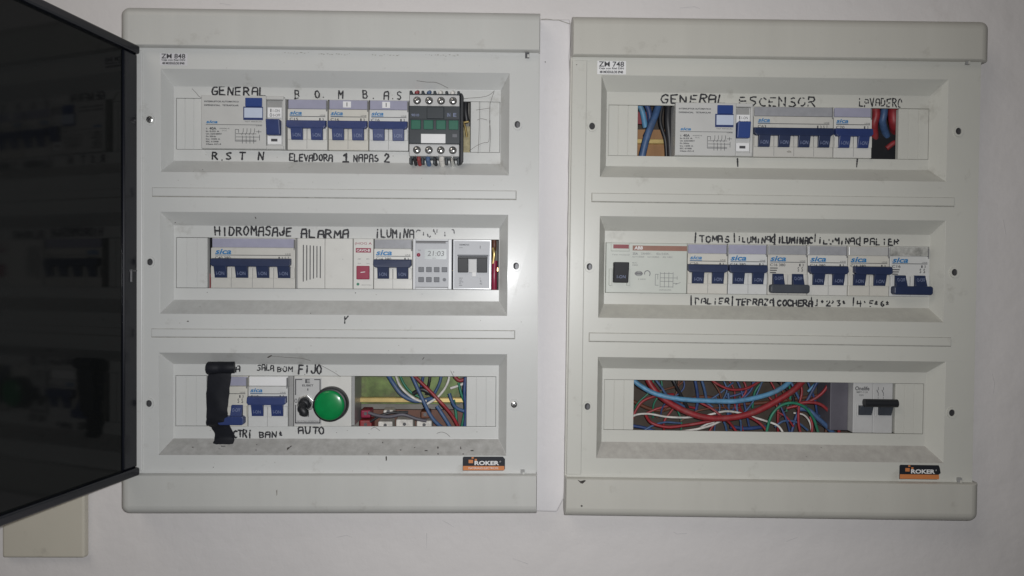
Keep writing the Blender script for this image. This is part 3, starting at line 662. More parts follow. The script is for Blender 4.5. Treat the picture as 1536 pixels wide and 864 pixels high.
# ------------------------------------------------------------------ circuit breakers
def wrect(fr, Wd, x0, x1, y):
    """device outline: its columns from the photograph, its rows from the window it stands in"""
    return (fr.uv(x0, y, NOSE)[0], fr.uv(x1, y, NOSE)[0], Wd[2]+0.0002, Wd[3]-0.0002)
BR = [0]
WHITES = [M_white]+[mat('breaker_white_'+k, c, rough=0.42, var=0.04, scale=50, grime=((0.3, 0.27, 0.22), 0.56, 0.78, 90, 0.5)) for k, c in (('aged', (0.55, 0.535, 0.485)), ('cool', (0.56, 0.565, 0.555)), ('dull', (0.525, 0.515, 0.48)))]
def breaker(fr, Wd, x0, x1, y, label, group, poles=2, on=True, rating='C16', big=True, band=None, bar=None, barx=(-.01, .99), pad=None, logo='sica', wt=0.96, seams=True, txt=None):
    r = wrect(fr, Wd, x0+.4, x1-.4, y); u0, u1, v0, v1 = r
    t = thing('circuit_breaker', label, 'circuit breaker', fr, (u0+u1)/2, v0, -0.04, group)
    band = band or M_band; bar = bar or M_blue
    H_ = v1-v0; mb = MB()
    tb = 0.20
    mb.box(sub(r, 0, 1, tb, 1), -0.035, NOSE); mb.box(sub(r, 0.004, .996, 0, tb), -0.035, NOSE-0.0022)
    mb.box(sub(r, 0, 1, 0.985, 1.0), NOSE-0.001, NOSE+0.0004)
    g = 1.0/poles
    for i in range(poles):
        c = (i+.5)*g
        mb.box(sub(r, c+g*.30, c+g*.48, .585, .80), NOSE-.001, NOSE+0.0016); mb.box(sub(r, c-g*.48, c-g*.30, .585, .80), NOSE-.001, NOSE+0.0016)
    mb.build('body', WHITES[BR[0] % 4], t, bevel=0.0005); BR[0] += 1
    mb = MB()
    for i in range(1, poles):
        if seams: line(mb, sub(r, i*g-.008/poles, i*g+.008/poles, .60, .985), NOSE+0.0019)
    if mb.f: mb.build('seam', M_printg, t)
    MB().box(sub(r, .012, .988, .012, tb-.01), NOSE-0.003, NOSE-0.0004).build('label_cover', band, t, bevel=0.0004)
    if pad is not None:
        MB().box(sub(r, pad, pad+.2, .04, .16), NOSE-.0005, NOSE+0.0001).build('paper_tab', M_label, t)
        mb = MB(); text(mb, '1', sub(r, pad+.09, pad+.11, .06, .14), NOSE+0.0003); mb.build('lettering', M_print, t)
    pw = 0.0178*2/(u1-u0)
    z = NOSE+0.00025
    lw = (0.42 if big else 0.32)*pw; lh = .105 if big else .075
    mb = MB(); text(mb, logo, sub(r, .05, .05+lw, .275-lh/2, .275+lh/2), z, 0.03, 0.25); line(mb, sub(r, .05, .05+lw, .275+lh/2+.012, .275+lh/2+.022), z); mb.build('logo', M_logo, t)
    mb = MB(); line(mb, sub(r, .05, .95, .338, .350), z)
    q = sub(r, .05, .05+ (0.4 if len(rating) > 3 else .22)*pw, .372, .372+.055)
    text(mb, rating, q, z, 0.012); text(mb, 'LINE', sub(r, .95-.14*pw, .95, .305, .33), z)
    for i in range(poles):
        k = .95-.08*pw*(poles-i); text(mb, str(2*i+1), sub(r, k, k+.035*pw, .372, .425), z, 0.01)
    if not on:
        for k in range(3): line(mb, sub(r, .05, .05+.2*pw-.02*k, .455+.045*k, .475+.045*k), z)
        for i in range(poles):
            k = .95-.1*pw*(poles-i); text(mb, 's', sub(r, k, k+.04*pw, .44, .53), z); 
    mb.build('lettering', M_print, t)
    a0, a1 = barx
    if on:
        br = raised(fr, sub(r, a0, a1, .40, .575), NOSE+.0045)
        mb = MB(); bu0, bu1, bv0, bv1 = br
        e = 0.0022
        mb.add([(bu0, bv1, NOSE), (bu1, bv1, NOSE), (bu1, bv0+e, NOSE), (bu1-e, bv0, NOSE), (bu0+e, bv0, NOSE), (bu0, bv0+e, NOSE),
                (bu0+.0004, bv1-.0008, NOSE+.0042), (bu1-.0004, bv1-.0008, NOSE+.0042), (bu1-.0003, bv0+e, NOSE+.0052), (bu1-e, bv0+.0003, NOSE+.0052), (bu0+e, bv0+.0003, NOSE+.0052), (bu0+.0003, bv0+e, NOSE+.0052)],
               [(5, 4, 3, 2, 1, 0), (6, 7, 8, 9, 10, 11)]+[(i, (i+1) % 6, 6+(i+1) % 6, 6+i) for i in range(6)])
        mb.build('handle_tie', bar, t, bevel=0.0005)
        for i in range(poles):
            c = (i+.5)*g; lr = raised(fr, sub(r, c-g*.295, c+g*.295, .565, .795), NOSE+.003)
            lv = MB().wedge(lr, NOSE-.001, NOSE+.0046, NOSE+.0018).build('lever', bar, t, bevel=0.0004)
            mb = MB(); lu0, lu1, lv0, lv1 = lr
            s_ = [(0.2, .22, .8, .46)]
            gv, gf = glyphs('I-ON', 0.0, 0)
            def on_face(a, b):
                vv = lv0+(lv1-lv0)*(.24+.30*b); ww = NOSE+.0018+(.0028)*((vv-lv0)/(lv1-lv0))+.0003
                return (lu0+(lu1-lu0)*(.18+.64*a), vv, ww)
            mb.add([on_face(a, b) for a, b in gv], gf).build('lettering', M_pale, lv, base=t)
    else:
        for i in range(poles):
            c = (i+.5)*g; lr = raised(fr, sub(r, c-g*.285, c+g*.285, .575, .82), NOSE+.003)
            lv = MB().wedge(lr, NOSE-.001, NOSE+.0012, NOSE+.0058).build('lever', M_blued if bar is not M_blue else M_blue, t, bevel=0.0004)
            lu0, lu1, lv0, lv1 = lr; gv, gf = glyphs('O-OFF', 0.0, 0)
            def off_face(a, b):
                vv = lv0+(lv1-lv0)*(.48+.28*b); ww = NOSE+.0058-.0046*((vv-lv0)/(lv1-lv0))+.0003
                return (lu0+(lu1-lu0)*(.14+.72*a), vv, ww)
            MB().add([off_face(a, b) for a, b in gv], gf).build('lettering', M_pale, lv, base=t)
        bu0, bu1, bv0, bv1 = raised(fr, sub(r, a0+.03, a1+.01, .79, .965), NOSE+.006); e = .0014
        MB().prism([(bu0+e, bv0), (bu1-e, bv0), (bu1, bv0+e), (bu1, bv1-e), (bu1-e, bv1), (bu0+e, bv1), (bu0, bv1-e), (bu0, bv0+e)], NOSE, NOSE+.0078).build('handle_tie', bar, t, bevel=0.0008)
    # clip notch on the upper right shoulder
    mb = MB(); mb.box(sub(r, 1-.035*pw, 1-.006, .03, .24), NOSE-.002, NOSE+0.0005); mb.build('clip', M_printg, t, bevel=.0003)
    return t
GL, GRt = 'breakers in the left board', 'breakers in the right board'
breaker(L, WL[0], 431, 491.5, 187, 'blue two pole breaker above handwritten ELEVADORA beside the large white differential', GL, rating='C15', big=False)
breaker(L, WL[0], 492.5, 553, 188, 'blue two pole breaker with small white tab, above the handwritten 1', GL, rating='C16', big=False, pad=.36)
breaker(L, WL[0], 553.5, 613, 189, 'blue two pole breaker with small white tab, touching the dark contactor', GL, rating='C16', big=False, pad=.33)
breaker(L, WL[1], 316, 443, 395, 'wide four pole breaker under handwritten HIDROMASAJE', GL, poles=4, rating='C40 380', barx=(.01, .96), bar=M_blued)
breaker(L, WL[1], 560.5, 619, 397, 'two pole breaker with dark blue toggle between red test module and digital timer', GL, rating='C16 380', bar=M_blued, band=M_bandgrey)
breaker(L, WL[2], 311, 371.5, 601, 'breaker half hidden by black tape with its toggle down', GL, on=False, rating='C10', bar=M_blue, barx=(.3, .96))
breaker(L, WL[2], 372, 432, 602, 'two pole breaker with a white label slip under handwritten SALA BOM', GL, rating='C10', big=False, band=M_label)
breaker(R, WR[0], 1130, 1250, 199, 'wide four pole breaker next to the white differential of the yellowed right board', GRt, poles=4, rating='C63', big=False, band=M_bandgrey, bar=M_blued)
breaker(R, WR[0], 1250.5, 1308, 201, 'two pole breaker beside the dark opening with red and blue wires, top row', GRt, rating='C20', big=False)
breaker(R, WR[1], 1031, 1091.5, 404, 'blue two pole breaker with small logo, under handwritten TOMAS beside cream differential', GRt, rating='C20', big=False, bar=M_blued)
breaker(R, WR[1], 1092, 1151, 405, 'two pole breaker switched on, above handwritten TERRAZA', GRt, rating='C16 380', bar=M_blued)
breaker(R, WR[1], 1151.5, 1211, 406, 'switched off breaker with grey slate toggle above handwritten COCHERA', GRt, on=False, rating='C16 380', bar=M_slate, band=M_bandgrey)
breaker(R, WR[1], 1211.5, 1271.5, 407, 'two pole breaker switched on, right of the slate toggled breaker', GRt, rating='C16 380', bar=M_blued, band=M_bandgrey)
breaker(R, WR[1], 1272, 1334, 408, 'two pole breaker with a pale plain label cover, toggle shifted right', GRt, rating='C16 380', bar=M_blued, band=M_bandpale, barx=(.10, 1.04))
breaker(R, WR[1], 1334.5, 1394, 409, 'switched off breaker with cloudy cover at the right end of the middle row', GRt, on=False, rating='C16', bar=M_blued, band=M_foil)

# grey profile strips beside breakers
for fr, Wd, a, b, y, lab in ((L, WL[2], 432.3, 439, 602, 'narrow grey filler strip left of the selector switch'), (L, WL[1], 443.2, 446, 396, 'thin grey filler strip between wide four pole breaker and slotted module')):
    r = wrect(fr, Wd, a, b, y); t = thing('filler_strip', lab, 'filler', fr, r[0], r[2], -.03)
    MB().box(r, -.03, NOSE-.002).build('strip', M_grey, t, bevel=.0005)

# ------------------------------------------------------------------ white four-pole differential switches
def differential(fr, Wd, x0, x1, y, label, up):
    r = wrect(fr, Wd, x0, x1, y); r = (r[0], r[1], r[2], r[3]+0.0018)
    t = thing('differential_switch', label, 'differential switch', fr, r[0], r[2], -.04, 'white four pole differential switches')
    N2 = NOSE+0.003
    mb = MB(); mb.box(sub(r, 0, .775, 0, 1), -.035, N2); mb.box(sub(r, .775, .985, 0, .07), -.035, N2); mb.box(sub(r, .775, .985, .93, 1), -.035, N2)
    mb.box(sub(r, .775, .985, .07, .93), -.035, NOSE-.0006); mb.box(sub(r, .965, 1, 0.03, 1), -.035, N2-.0015)
    mb.build('body', M_rcd, t, bevel=.0007)
    z = N2+.0003
    MB().box(sub(r, .53, .73, .045, .21), N2-.001, N2+.0012).build('test_button', M_bluehi, t, bevel=.0005)
    mb = MB(); mb.box(sub(r, .505, .74, .21, .46), N2-.001, N2+.0006); o = mb.build('window_frame', M_blue, t, bevel=.0003)
    MB().box(sub(r, .52, .735, .235, .42), N2, N2+.0011).build('label_window', M_window, o, base=t)
    MB().box(sub(r, .79, .95, .085, .21), NOSE-.001, NOSE+.0004).build('window', M_grey, t)
    MB().box(sub(r, .785, .955, .21, .40), NOSE-.001, NOSE+.0008).build('switch_label', M_label, t)
    mb = MB(); text(mb, 'I', sub(r, .82, .832, .235, .30), NOSE+.0011, .02); text(mb, '1-ON', sub(r, .85, .93, .245, .295), NOSE+.0011)
    text(mb, 'O', sub(r, .812, .84, .32, .385), NOSE+.0011, .02); text(mb, '0-OFF', sub(r, .85, .94, .33, .38), NOSE+.0011); mb.build('lettering', M_print, t)
    a, b = (.36, .66) if up else (.45, .735)
    MB().wedge(sub(r, .785, .95, a, b), NOSE-.001, NOSE+.0075, NOSE+.0045).build('lever', M_bluehi if up else M_blue, t, bevel=.0008)
    mb = MB(); mb.box(sub(r, .785, .955, .745, .90), NOSE-.001, NOSE+.0009); mb.build('switch_plate', M_label, t, bevel=.0002)
    mb = MB(); mb.box(sub(r, .83, .905, .80, .85), NOSE+.0005, NOSE+.0012); mb.build('indicator', M_print, t)
    mb = MB()
    text(mb, 'INTERRUPTOR AUTOMATICO', sub(r, .04, .45, .105, .135), z, .03); text(mb, 'DIFERENCIAL   TETRAPOLAR', sub(r, .04, .45, .175, .205), z, .03)
    line(mb, sub(r, .06, .73, .548, .556), z); text(mb, 'LINE', sub(r, .66, .73, .555, .575), z)
    text(mb, '40A', sub(r, .10, .185, .60, .65), z, .03); text(mb, '4', sub(r, .06, .075, .61, .65), z); text(mb, 'AMPERES 40', sub(r, .22, .34, .615, .635), z); text(mb, 'TIPO AC', sub(r, .25, .31, .655, .675), z)
    for k, s_ in enumerate(('In 0.03 A', 'Un 220/380V', 'Fn 50Hz', 'Inc 1500 A', 'IEC 61008', 'Clase AC-4')):
        text(mb, s_, sub(r, .06, .06+(.16, .19, .12, .17, .15, .18)[k], .665+.048*k, .694+.048*k), z, .03)
    text(mb, 'TEST MENSUAL', sub(r, .52, .73, .48, .50), z)
    # circuit diagram
    def dl(a0, t0, a1, t1, k=0):
        u0, u1, v0, v1 = r; p = lambda a_, t_: (u0+(u1-u0)*a_, v1-(v1-v0)*t_)
        mb.ribbon(p(a0, t0), p(a1, t1), .00020, z+k*4e-6)
    for k in range(4):
        x = .505+.045*k; dl(x, .62, x, .68, 1); dl(x, .68, x-.02, .74, 2); dl(x-.01, .76, x-.01, .90, 3)
    for k, yv in enumerate((.72, .78, .84)): dl(.42, yv, .66, yv, 4+k)
    dl(.41, .64, .41, .86, 8); dl(.41, .64, .45, .64, 9); dl(.41, .86, .66, .86, 10); dl(.66, .78, .70, .78, 11); dl(.70, .74, .70, .84, 12); dl(.66, .68, .72, .68, 13); dl(.69, .65, .69, .71, 14); dl(.45, .64, .45, .70, 15)
    mb.build('lettering', M_print, t)
    mb = MB(); text(mb, 'sica', sub(r, .06, .20, .475, .53), z, .03, .25); mb.build('logo', M_logo, t)
differential(L, WL[0], 303.5, 428.5, 184, 'large white differential switch with blue button under GENERAL in the left board', False)
differential(R, WR[0], 1012, 1129, 195, 'large white differential switch with its blue lever pushed up, beside thick blue cable', True)

# cream differential of another make
def cream():
    fr, Wd = R, WR[1]; r = wrect(fr, Wd, 909, 1030.5, 402)
    t = thing('differential_switch', 'cream differential switch with brown band and single dark lever', 'differential switch', fr, r[0], r[2], -.04)
    MB().box(r, -.035, NOSE).build('body', M_rcdR, t, bevel=.0006)
    z = NOSE+.0003; mb = MB(); mb.box(sub(r, .325, .995, .05, .15), NOSE-.001, NOSE+.0002); o = mb.build('brand_band', M_brownband, t)
    mb = MB(); text(mb, 'ABB', sub(r, .345, .45, .065, .13), NOSE+.0005, .03, .1); mb.build('lettering', M_label, o, base=t)
    MB().box(sub(r, .055, .285, .0, .17), NOSE-.001, NOSE+.0008).build('window_frame', M_rcdR, t, bevel=.0006)
    MB().box(sub(r, .085, .275, .035, .115), NOSE, NOSE+.0013).build('test_window', M_maroon, t)
    mb = MB(); text(mb, 'Test mensual', sub(r, .07, .285, .225, .25), z)
    text(mb, '25A', sub(r, .325, .39, .19, .235), z, .015); text(mb, '230/400V~', sub(r, .43, .56, .19, .23), z); text(mb, 'IDn 0.03A', sub(r, .62, .77, .19, .23), z)
    text(mb, 'Inc=1500A    Im=1500A    -25 +40C', sub(r, .325, .82, .26, .29), z)
    text(mb, 'IEC', sub(r, .325, .385, .385, .41), z); text(mb, '1008', sub(r, .325, .39, .43, .455), z); text(mb, 'E 24041', sub(r, .40, .49, .71, .735), z); text(mb, 'DIAGRAMA', sub(r, .66, .81, .92, .945), z)
    c = sub(r, .35, .46, .575, .65); 
    def p(a_, t_): return (r[0]+(r[1]-r[0])*a_, r[3]-(r[3]-r[2])*t_)
    k = 0
    for a0, t0, a1, t1 in [(.67, .60, .83, .60), (.67, .69, .83, .69), (.67, .76, .83, .76), (.67, .87, .83, .87), (.61, .62, .61, .84), (.61, .62, .65, .62), (.61, .84, .65, .84), (.64, .62, .64, .72), (.83, .69, .88, .69), (.83, .80, .88, .80), (.88, .66, .88, .72), (.86, .82, .92, .78)]+[(.67+.053*i, .58, .67+.053*i, .88) for i in range(4)]:
        mb.ribbon(p(a0, t0), p(a1, t1), .00020, z+k*4e-6); k += 1
    for i in range(14):
        a, b = i*2*math.pi/14, (i+1)*2*math.pi/14
        mb.ribbon((p(.405+.045*math.cos(a), .61+.045*math.sin(a))), (p(.405+.045*math.cos(b), .61+.045*math.sin(b))), .0003, z+k*4e-6); k += 1
        if 2 < i < 12: mb.ribbon((p(.51-.035*math.sin(a)*-1*-1, .61+.06*math.cos(a))), (p(.51-.035*math.sin(b), .61+.06*math.cos(b))), .0004, z+k*4e-6); k += 1
    mb.build('lettering', M_printg, t)
    mb = MB()
    mb.ribbon(p(.37, .61), p(.44, .61), .0012, z-.0001); mb.build('approval_mark', M_printg, t)
    for a0, a1 in ((.035, .075), (.255, .295)): MB().box(sub(r, a0, a1, .52, .86), NOSE-.001, NOSE+.0022).build('lever_guard', M_rcdR, t, bevel=.0005)
    lv = MB().wedge(sub(r, .085, .27, .39, .80), NOSE-.001, NOSE+.009, NOSE+.005).build('lever', M_black, t, bevel=.0008)
    gv, gf = glyphs('I-ON'); q = sub(r, .125, .23, .65, .71)
    def fc(a, b):
        vv = q[2]+(q[3]-q[2])*b; s_ = (vv-(r[3]-(r[3]-r[2])*.80))/((r[3]-r[2])*.41)
        return (q[0]+(q[1]-q[0])*a, vv, NOSE+.005+.004*s_+.0003)
    MB().add([fc(a, b) for a, b in gv], gf).build('lettering', M_pale, lv, base=t)
cream()

# ------------------------------------------------------------------ contactor
def contactor():
    fr = L; w0 = FLOOR+.0005; w1 = 0.0235
    r = avg_rect(fr, (613.5, 690), (134, 135, 244.5, 246), 0.022)
    t = thing('contactor', 'dark contactor with green blocks and bright terminal screws standing proud of the top row', 'contactor', fr, r[0], r[2], w0)
    mb = MB(); mb.box(sub(r, 0, 1, .225, .735), w0, w1); mb.box(sub(r, .02, .99, .07, .93), w0, w1-.006)
    # rear body inside the window
    mb.box((r[0]+.001, r[1]-.002, WL[0][2]+.001, WL[0][3]-.001), -.03, w0)
    mb.box(sub(r, .35, .69, .24, .40), w1-.001, w1+.0012); mb.box(sub(r, .02, .98, .40, .42), w1-.001, w1+.0006)
    for k in range(5): mb.box(sub(r, .0+.235*k, .05+.235*k, .0, .09), w0, w1-.005)
    mb.box(sub(r, 0, .99, .03, .055), w0, w1-.008)
    for k in range(5): mb.box(sub(r, .0+.235*k, .05+.235*k, .91, 1.0), w0, w1-.005)
    mb.build('body', M_navy, t, bevel=.0006)
    mb = MB(); u0, u1, v0, v1 = r
    s = fr.uv(695, 190, 0.015)[0]
    mb.prism([(u1, v1-.001), (s-.001, v1-.001-.001), (s, v1-.004), (s, v0+.004), (s-.002, v0+.001), (u1, v0)], w0, w1-.007)
    mb.build('side_wall', M_black, t, bevel=.0006)
    for a, b in ((.07, .225), (.735, .90)):
        MB().box(sub(r, .005, .985, a, b), w1-.010, w1-.002).build('terminal_strip', M_cwstrip, t, bevel=.0006)
        for k in range(4):
            q = sub(r, .085+.235*k, .225+.235*k, a+.02, b-.02); cu, cv = (q[0]+q[1])/2, (q[2]+q[3])/2
            sc = MB().dome(cu, cv, .0031, w1-.002, .0016).build('terminal_screw', M_steel, t, smooth=True)
            mb = MB(); an = .5+k*.7+a
            for d in (0, math.pi/2): mb.ribbon((cu-.002*math.cos(an+d), cv-.002*math.sin(an+d)), (cu+.002*math.cos(an+d), cv+.002*math.sin(an+d)), .00045, w1-.0002+d*2e-5)
            mb.ring(cu, cv, .0031, .0036, w1-.0021, w1-.0017)
            mb.build('screw_slot', M_dark, sc, base=t)
    for k in range(4):
        o = MB().box(sub(r, .045+.245*k, .235+.245*k, .42, .545), w1-.001, w1+.0012).build('green_block', M_greenblk, t, bevel=.0005)
    MB().box(sub(r, .24, .72, .605, .73), w1-.001, w1+.0008).build('label_plate', M_label, t, bevel=.0003)
    MB().box(sub(r, .85, .95, .60, .65), w1-.001, w1+.0005).build('catch', M_key, t, bevel=.0003)
    mb = MB(); text(mb, '9010', sub(r, .05, .2, .335, .37), w1+.0003, .01); text(mb, 'IN', sub(r, .75, .81, .32, .37), w1+.0003, .01); text(mb, 'E', sub(r, .87, .93, .32, .37), w1+.0003, .01)
    mb.build('lettering', M_pale, t)
    mb = MB()
    for k in range(4):
        for j, s_ in enumerate(('1/L1', '3/L2', '5/L3', '13NO')[k:k+1]): text(mb, s_, sub(r, .11+.235*k, .20+.235*k, .205, .222), w1-.0017)
        text(mb, ('2/T1', '4/T2', '6/T3', '14NO')[k], sub(r, .11+.235*k, .20+.235*k, .88, .897), w1-.0017)
    mb.build('lettering', M_printg, t)
    for (a, mm) in ((.13, M_red), (.37, M_cblue), (.60, M_cwhite), (.84, M_cwhite)):
        u = r[0]+(r[1]-r[0])*a
        MB().tube([(u, r[3]-.006, w1-.012), (u, r[3]-.0005, w1-.010), (u+.0003, r[3]+.0012, w1-.016)], .0019).build('wire', mm, t, smooth=True)
    for (a, mm, rr) in ((.10, M_cblack, .0015), (.18, M_red, .0019), (.36, M_cblue, .0022), (.5, M_cblack, .0016), (.63, M_cwhite, .0026), (.84, M_steel, .0022)):
        u = r[0]+(r[1]-r[0])*a
        MB().tube([(u, r[2]+.009, w1-.007), (u+.0003, r[2]+.004, w1-.006), (u+.0008, r[2]+.0003, w1-.012)], rr).build('wire', mm, t, smooth=True)
contactor()

# ------------------------------------------------------------------ other modules of the left board
def vented():
    fr, Wd = L, WL[1]; r = wrect(fr, Wd, 446.2, 487, 396)
    t = thing('buzzer_module', 'cream module with vertical vent slots under handwritten ALARMA', 'module', fr, r[0], r[2], -.03)
    MB().box(r, -.03, NOSE).build('body', M_white, t, bevel=.0006)
    mb = MB()
    for k in range(6): line(mb, sub(r, .20+.125*k, .235+.125*k, .13+.005*k, .86-.02*k if k < 5 else .79), NOSE+.0003)
    mb.build('vent_slots', M_print, t)
    r = wrect(fr, Wd, 487.3, 529, 396)
    t = thing('blank_module', 'plain cream blank module beside the slotted one', 'module', fr, r[0], r[2], -.03)
    MB().box(r, -.03, NOSE).build('body', M_white, t, bevel=.0006)
    mb = MB(); text(mb, 'o', sub(r, .63, .66, .4, .42), NOSE+.0003); mb.build('mark', M_printg, t)
vented()
def test_module():
    fr, Wd = L, WL[1]; r = wrect(fr, Wd, 530, 560, 397); z = NOSE+.0003
    t = thing('test_module', 'narrow white module with a crimson button and red label', 'module', fr, r[0], r[2], -.03)
    MB().box(r, -.03, NOSE).build('body', M_white, t, bevel=.0005)
    mb = MB(); text(mb, '(HOG A', sub(r, .08, .92, .07, .13), z); mb.build('lettering', M_redp, t)
    o = MB().box(sub(r, .12, .88, .185, .275), NOSE-.001, NOSE+.0002).build('red_label', M_redp, t)
    mb = MB(); text(mb, 'CAVO-B', sub(r, .17, .83, .205, .255), z+.0002, .02); mb.build('lettering', M_label, o, base=t)
    mb = MB()
    for a in (.22, .65):
        text(mb, '220V', sub(r, a, a+.16, .39, .415), z); text(mb, '12mA', sub(r, a, a+.16, .48, .505), z)
    text(mb, 'electronica', sub(r, .42, .9, .905, .93), z); mb.build('lettering', M_printg, t)
    b = MB().box(sub(r, .17, .82, .54, .81), NOSE-.001, NOSE+.0022).build('button', M_redp, t, bevel=.0007)
    q = sub(r, .4, .6, .62, .72); mb = MB(); mb.ribbon((q[0], (q[2]+q[3])/2), (q[1], (q[2]+q[3])/2+.0004), .0003, NOSE+.0025); mb.build('mark', M_label, b, base=t)
    q = sub(r, .17, .3, .88, .93); MB().cyl((q[0]+q[1])/2, (q[2]+q[3])/2, .0013, NOSE-.001, NOSE+.0004).build('indicator', M_cgreen, t)
test_module()
def timer():
    fr, Wd = L, WL[1]; r = wrect(fr, Wd, 620, 678, 398); N2 = NOSE+.004; z = N2-.0012
    t = thing('digital_timer', 'silver digital timer with clear bright rim and grey keys', 'timer', fr, r[0], r[2], -.03)
    MB().box(inset(r, .002), -.03, N2-.0016).build('body', M_silver, t, bevel=.0004)
    mb = MB(); b = .0018
    mb.box((r[0], r[0]+b*1.4, r[2], r[3]), -.02, N2); mb.box((r[1]-b*1.9, r[1], r[2], r[3]), -.02, N2); mb.box((r[0]+b*1.4, r[1]-b*1.9, r[2], r[2]+b), -.02, N2); mb.box((r[0]+b*1.4, r[1]-b*1.9, r[3]-b, r[3]), -.02, N2)
    mb.build('clear_rim', M_clear, t, bevel=.0006, segs=3)
    s_ = MB().box(sub(r, .30, .86, .20, .40), N2-.002, N2-.0014).build('display', M_lcd, t)
    mb = MB(); text(mb, '21:03', sub(r, .37, .80, .235, .335), z, 0, .1); text(mb, 'DOM', sub(r, .5, .58, .37, .39), z); mb.build('digits', M_printg, s_, base=t)
    mb = MB(); text(mb, 'TIMER', sub(r, .12, .2, .21, .235), z); line(mb, sub(r, .06, .84, .045, .085), N2-.0008); mb.build('lettering', M_printg, t)
    q = sub(r, .09, .19, .27, .36); MB().dome((q[0]+q[1])/2, (q[2]+q[3])/2, .0018, N2-.0018, .0011).build('red_light', M_redp, t, smooth=True)
    for j in range(2):
        for k in range(4):
            q = sub(r, .14+.2*k, .28+.2*k, .555+.20*j, .655+.20*j)
            if j == 1 and k == 3: MB().cyl((q[0]+q[1])/2, (q[2]+q[3])/2, .0016, N2-.002, N2-.0006).build('key', M_key, t)
            else: MB().box(q, N2-.002, N2-.0004).build('key', M_key, t, bevel=.0004)
timer()
def twin():
    fr, Wd = L, WL[1]; r = wrect(fr, Wd, 679.5, 737, 398); z = NOSE+.0003
    t = thing('latching_relay', 'silver faced module with two black levers at the right end of the middle row', 'relay', fr, r[0], r[2], -.03)
    mb = MB(); mb.box(r, -.03, NOSE).build('body', M_clear, t, bevel=.0006)
    MB().box(sub(r, .03, .965, .03, .975), NOSE-.001, NOSE+.0004).build('face_plate', M_silver, t)
    z = NOSE+.0008
    o = MB().box(sub(r, .12, .92, .305, .335), NOSE, NOSE+.004).build('handle_tie', M_key, t, bevel=.0004)
    MB().box(sub(r, .13, .90, .34, .385), NOSE, NOSE+.0030).build('lever_bridge', M_black, t, bevel=.0005)
    for a in (.13, .63):
        MB().wedge(sub(r, a, a+.265, .375, .66), NOSE, NOSE+.0048, NOSE+.0030).build('lever', M_black, t, bevel=.0005)
    MB().box(sub(r, .405, .62, .39, .66), NOSE, NOSE+.0018).build('centre_plate', M_cwstrip, t, bevel=.0004)
    MB().box(sub(r, .50, .61, .65, .74), NOSE, NOSE+.0026).build('tab', M_label, t, bevel=.0003)
    mb = MB(); text(mb, 'SIEMENS', sub(r, .16, .42, .09, .12), z, .01); text(mb, '5TT3', sub(r, .16, .25, .155, .175), z); text(mb, '1', sub(r, .70, .713, .12, .18), z)
    for k, s_ in enumerate(('230V', '16A', '50Hz', 'AC', '4kV')): text(mb, s_, sub(r, .16, .16+(.1, .08, .11, .06, .09)[k], .76+.036*k, .785+.036*k), z)
    for k, s_ in enumerate(('2', '4', 'A2')): text(mb, s_, sub(r, .70, .72+.02*k, .76+.05*k, .795+.05*k), z)
    mb.build('lettering', M_print, t)
twin()

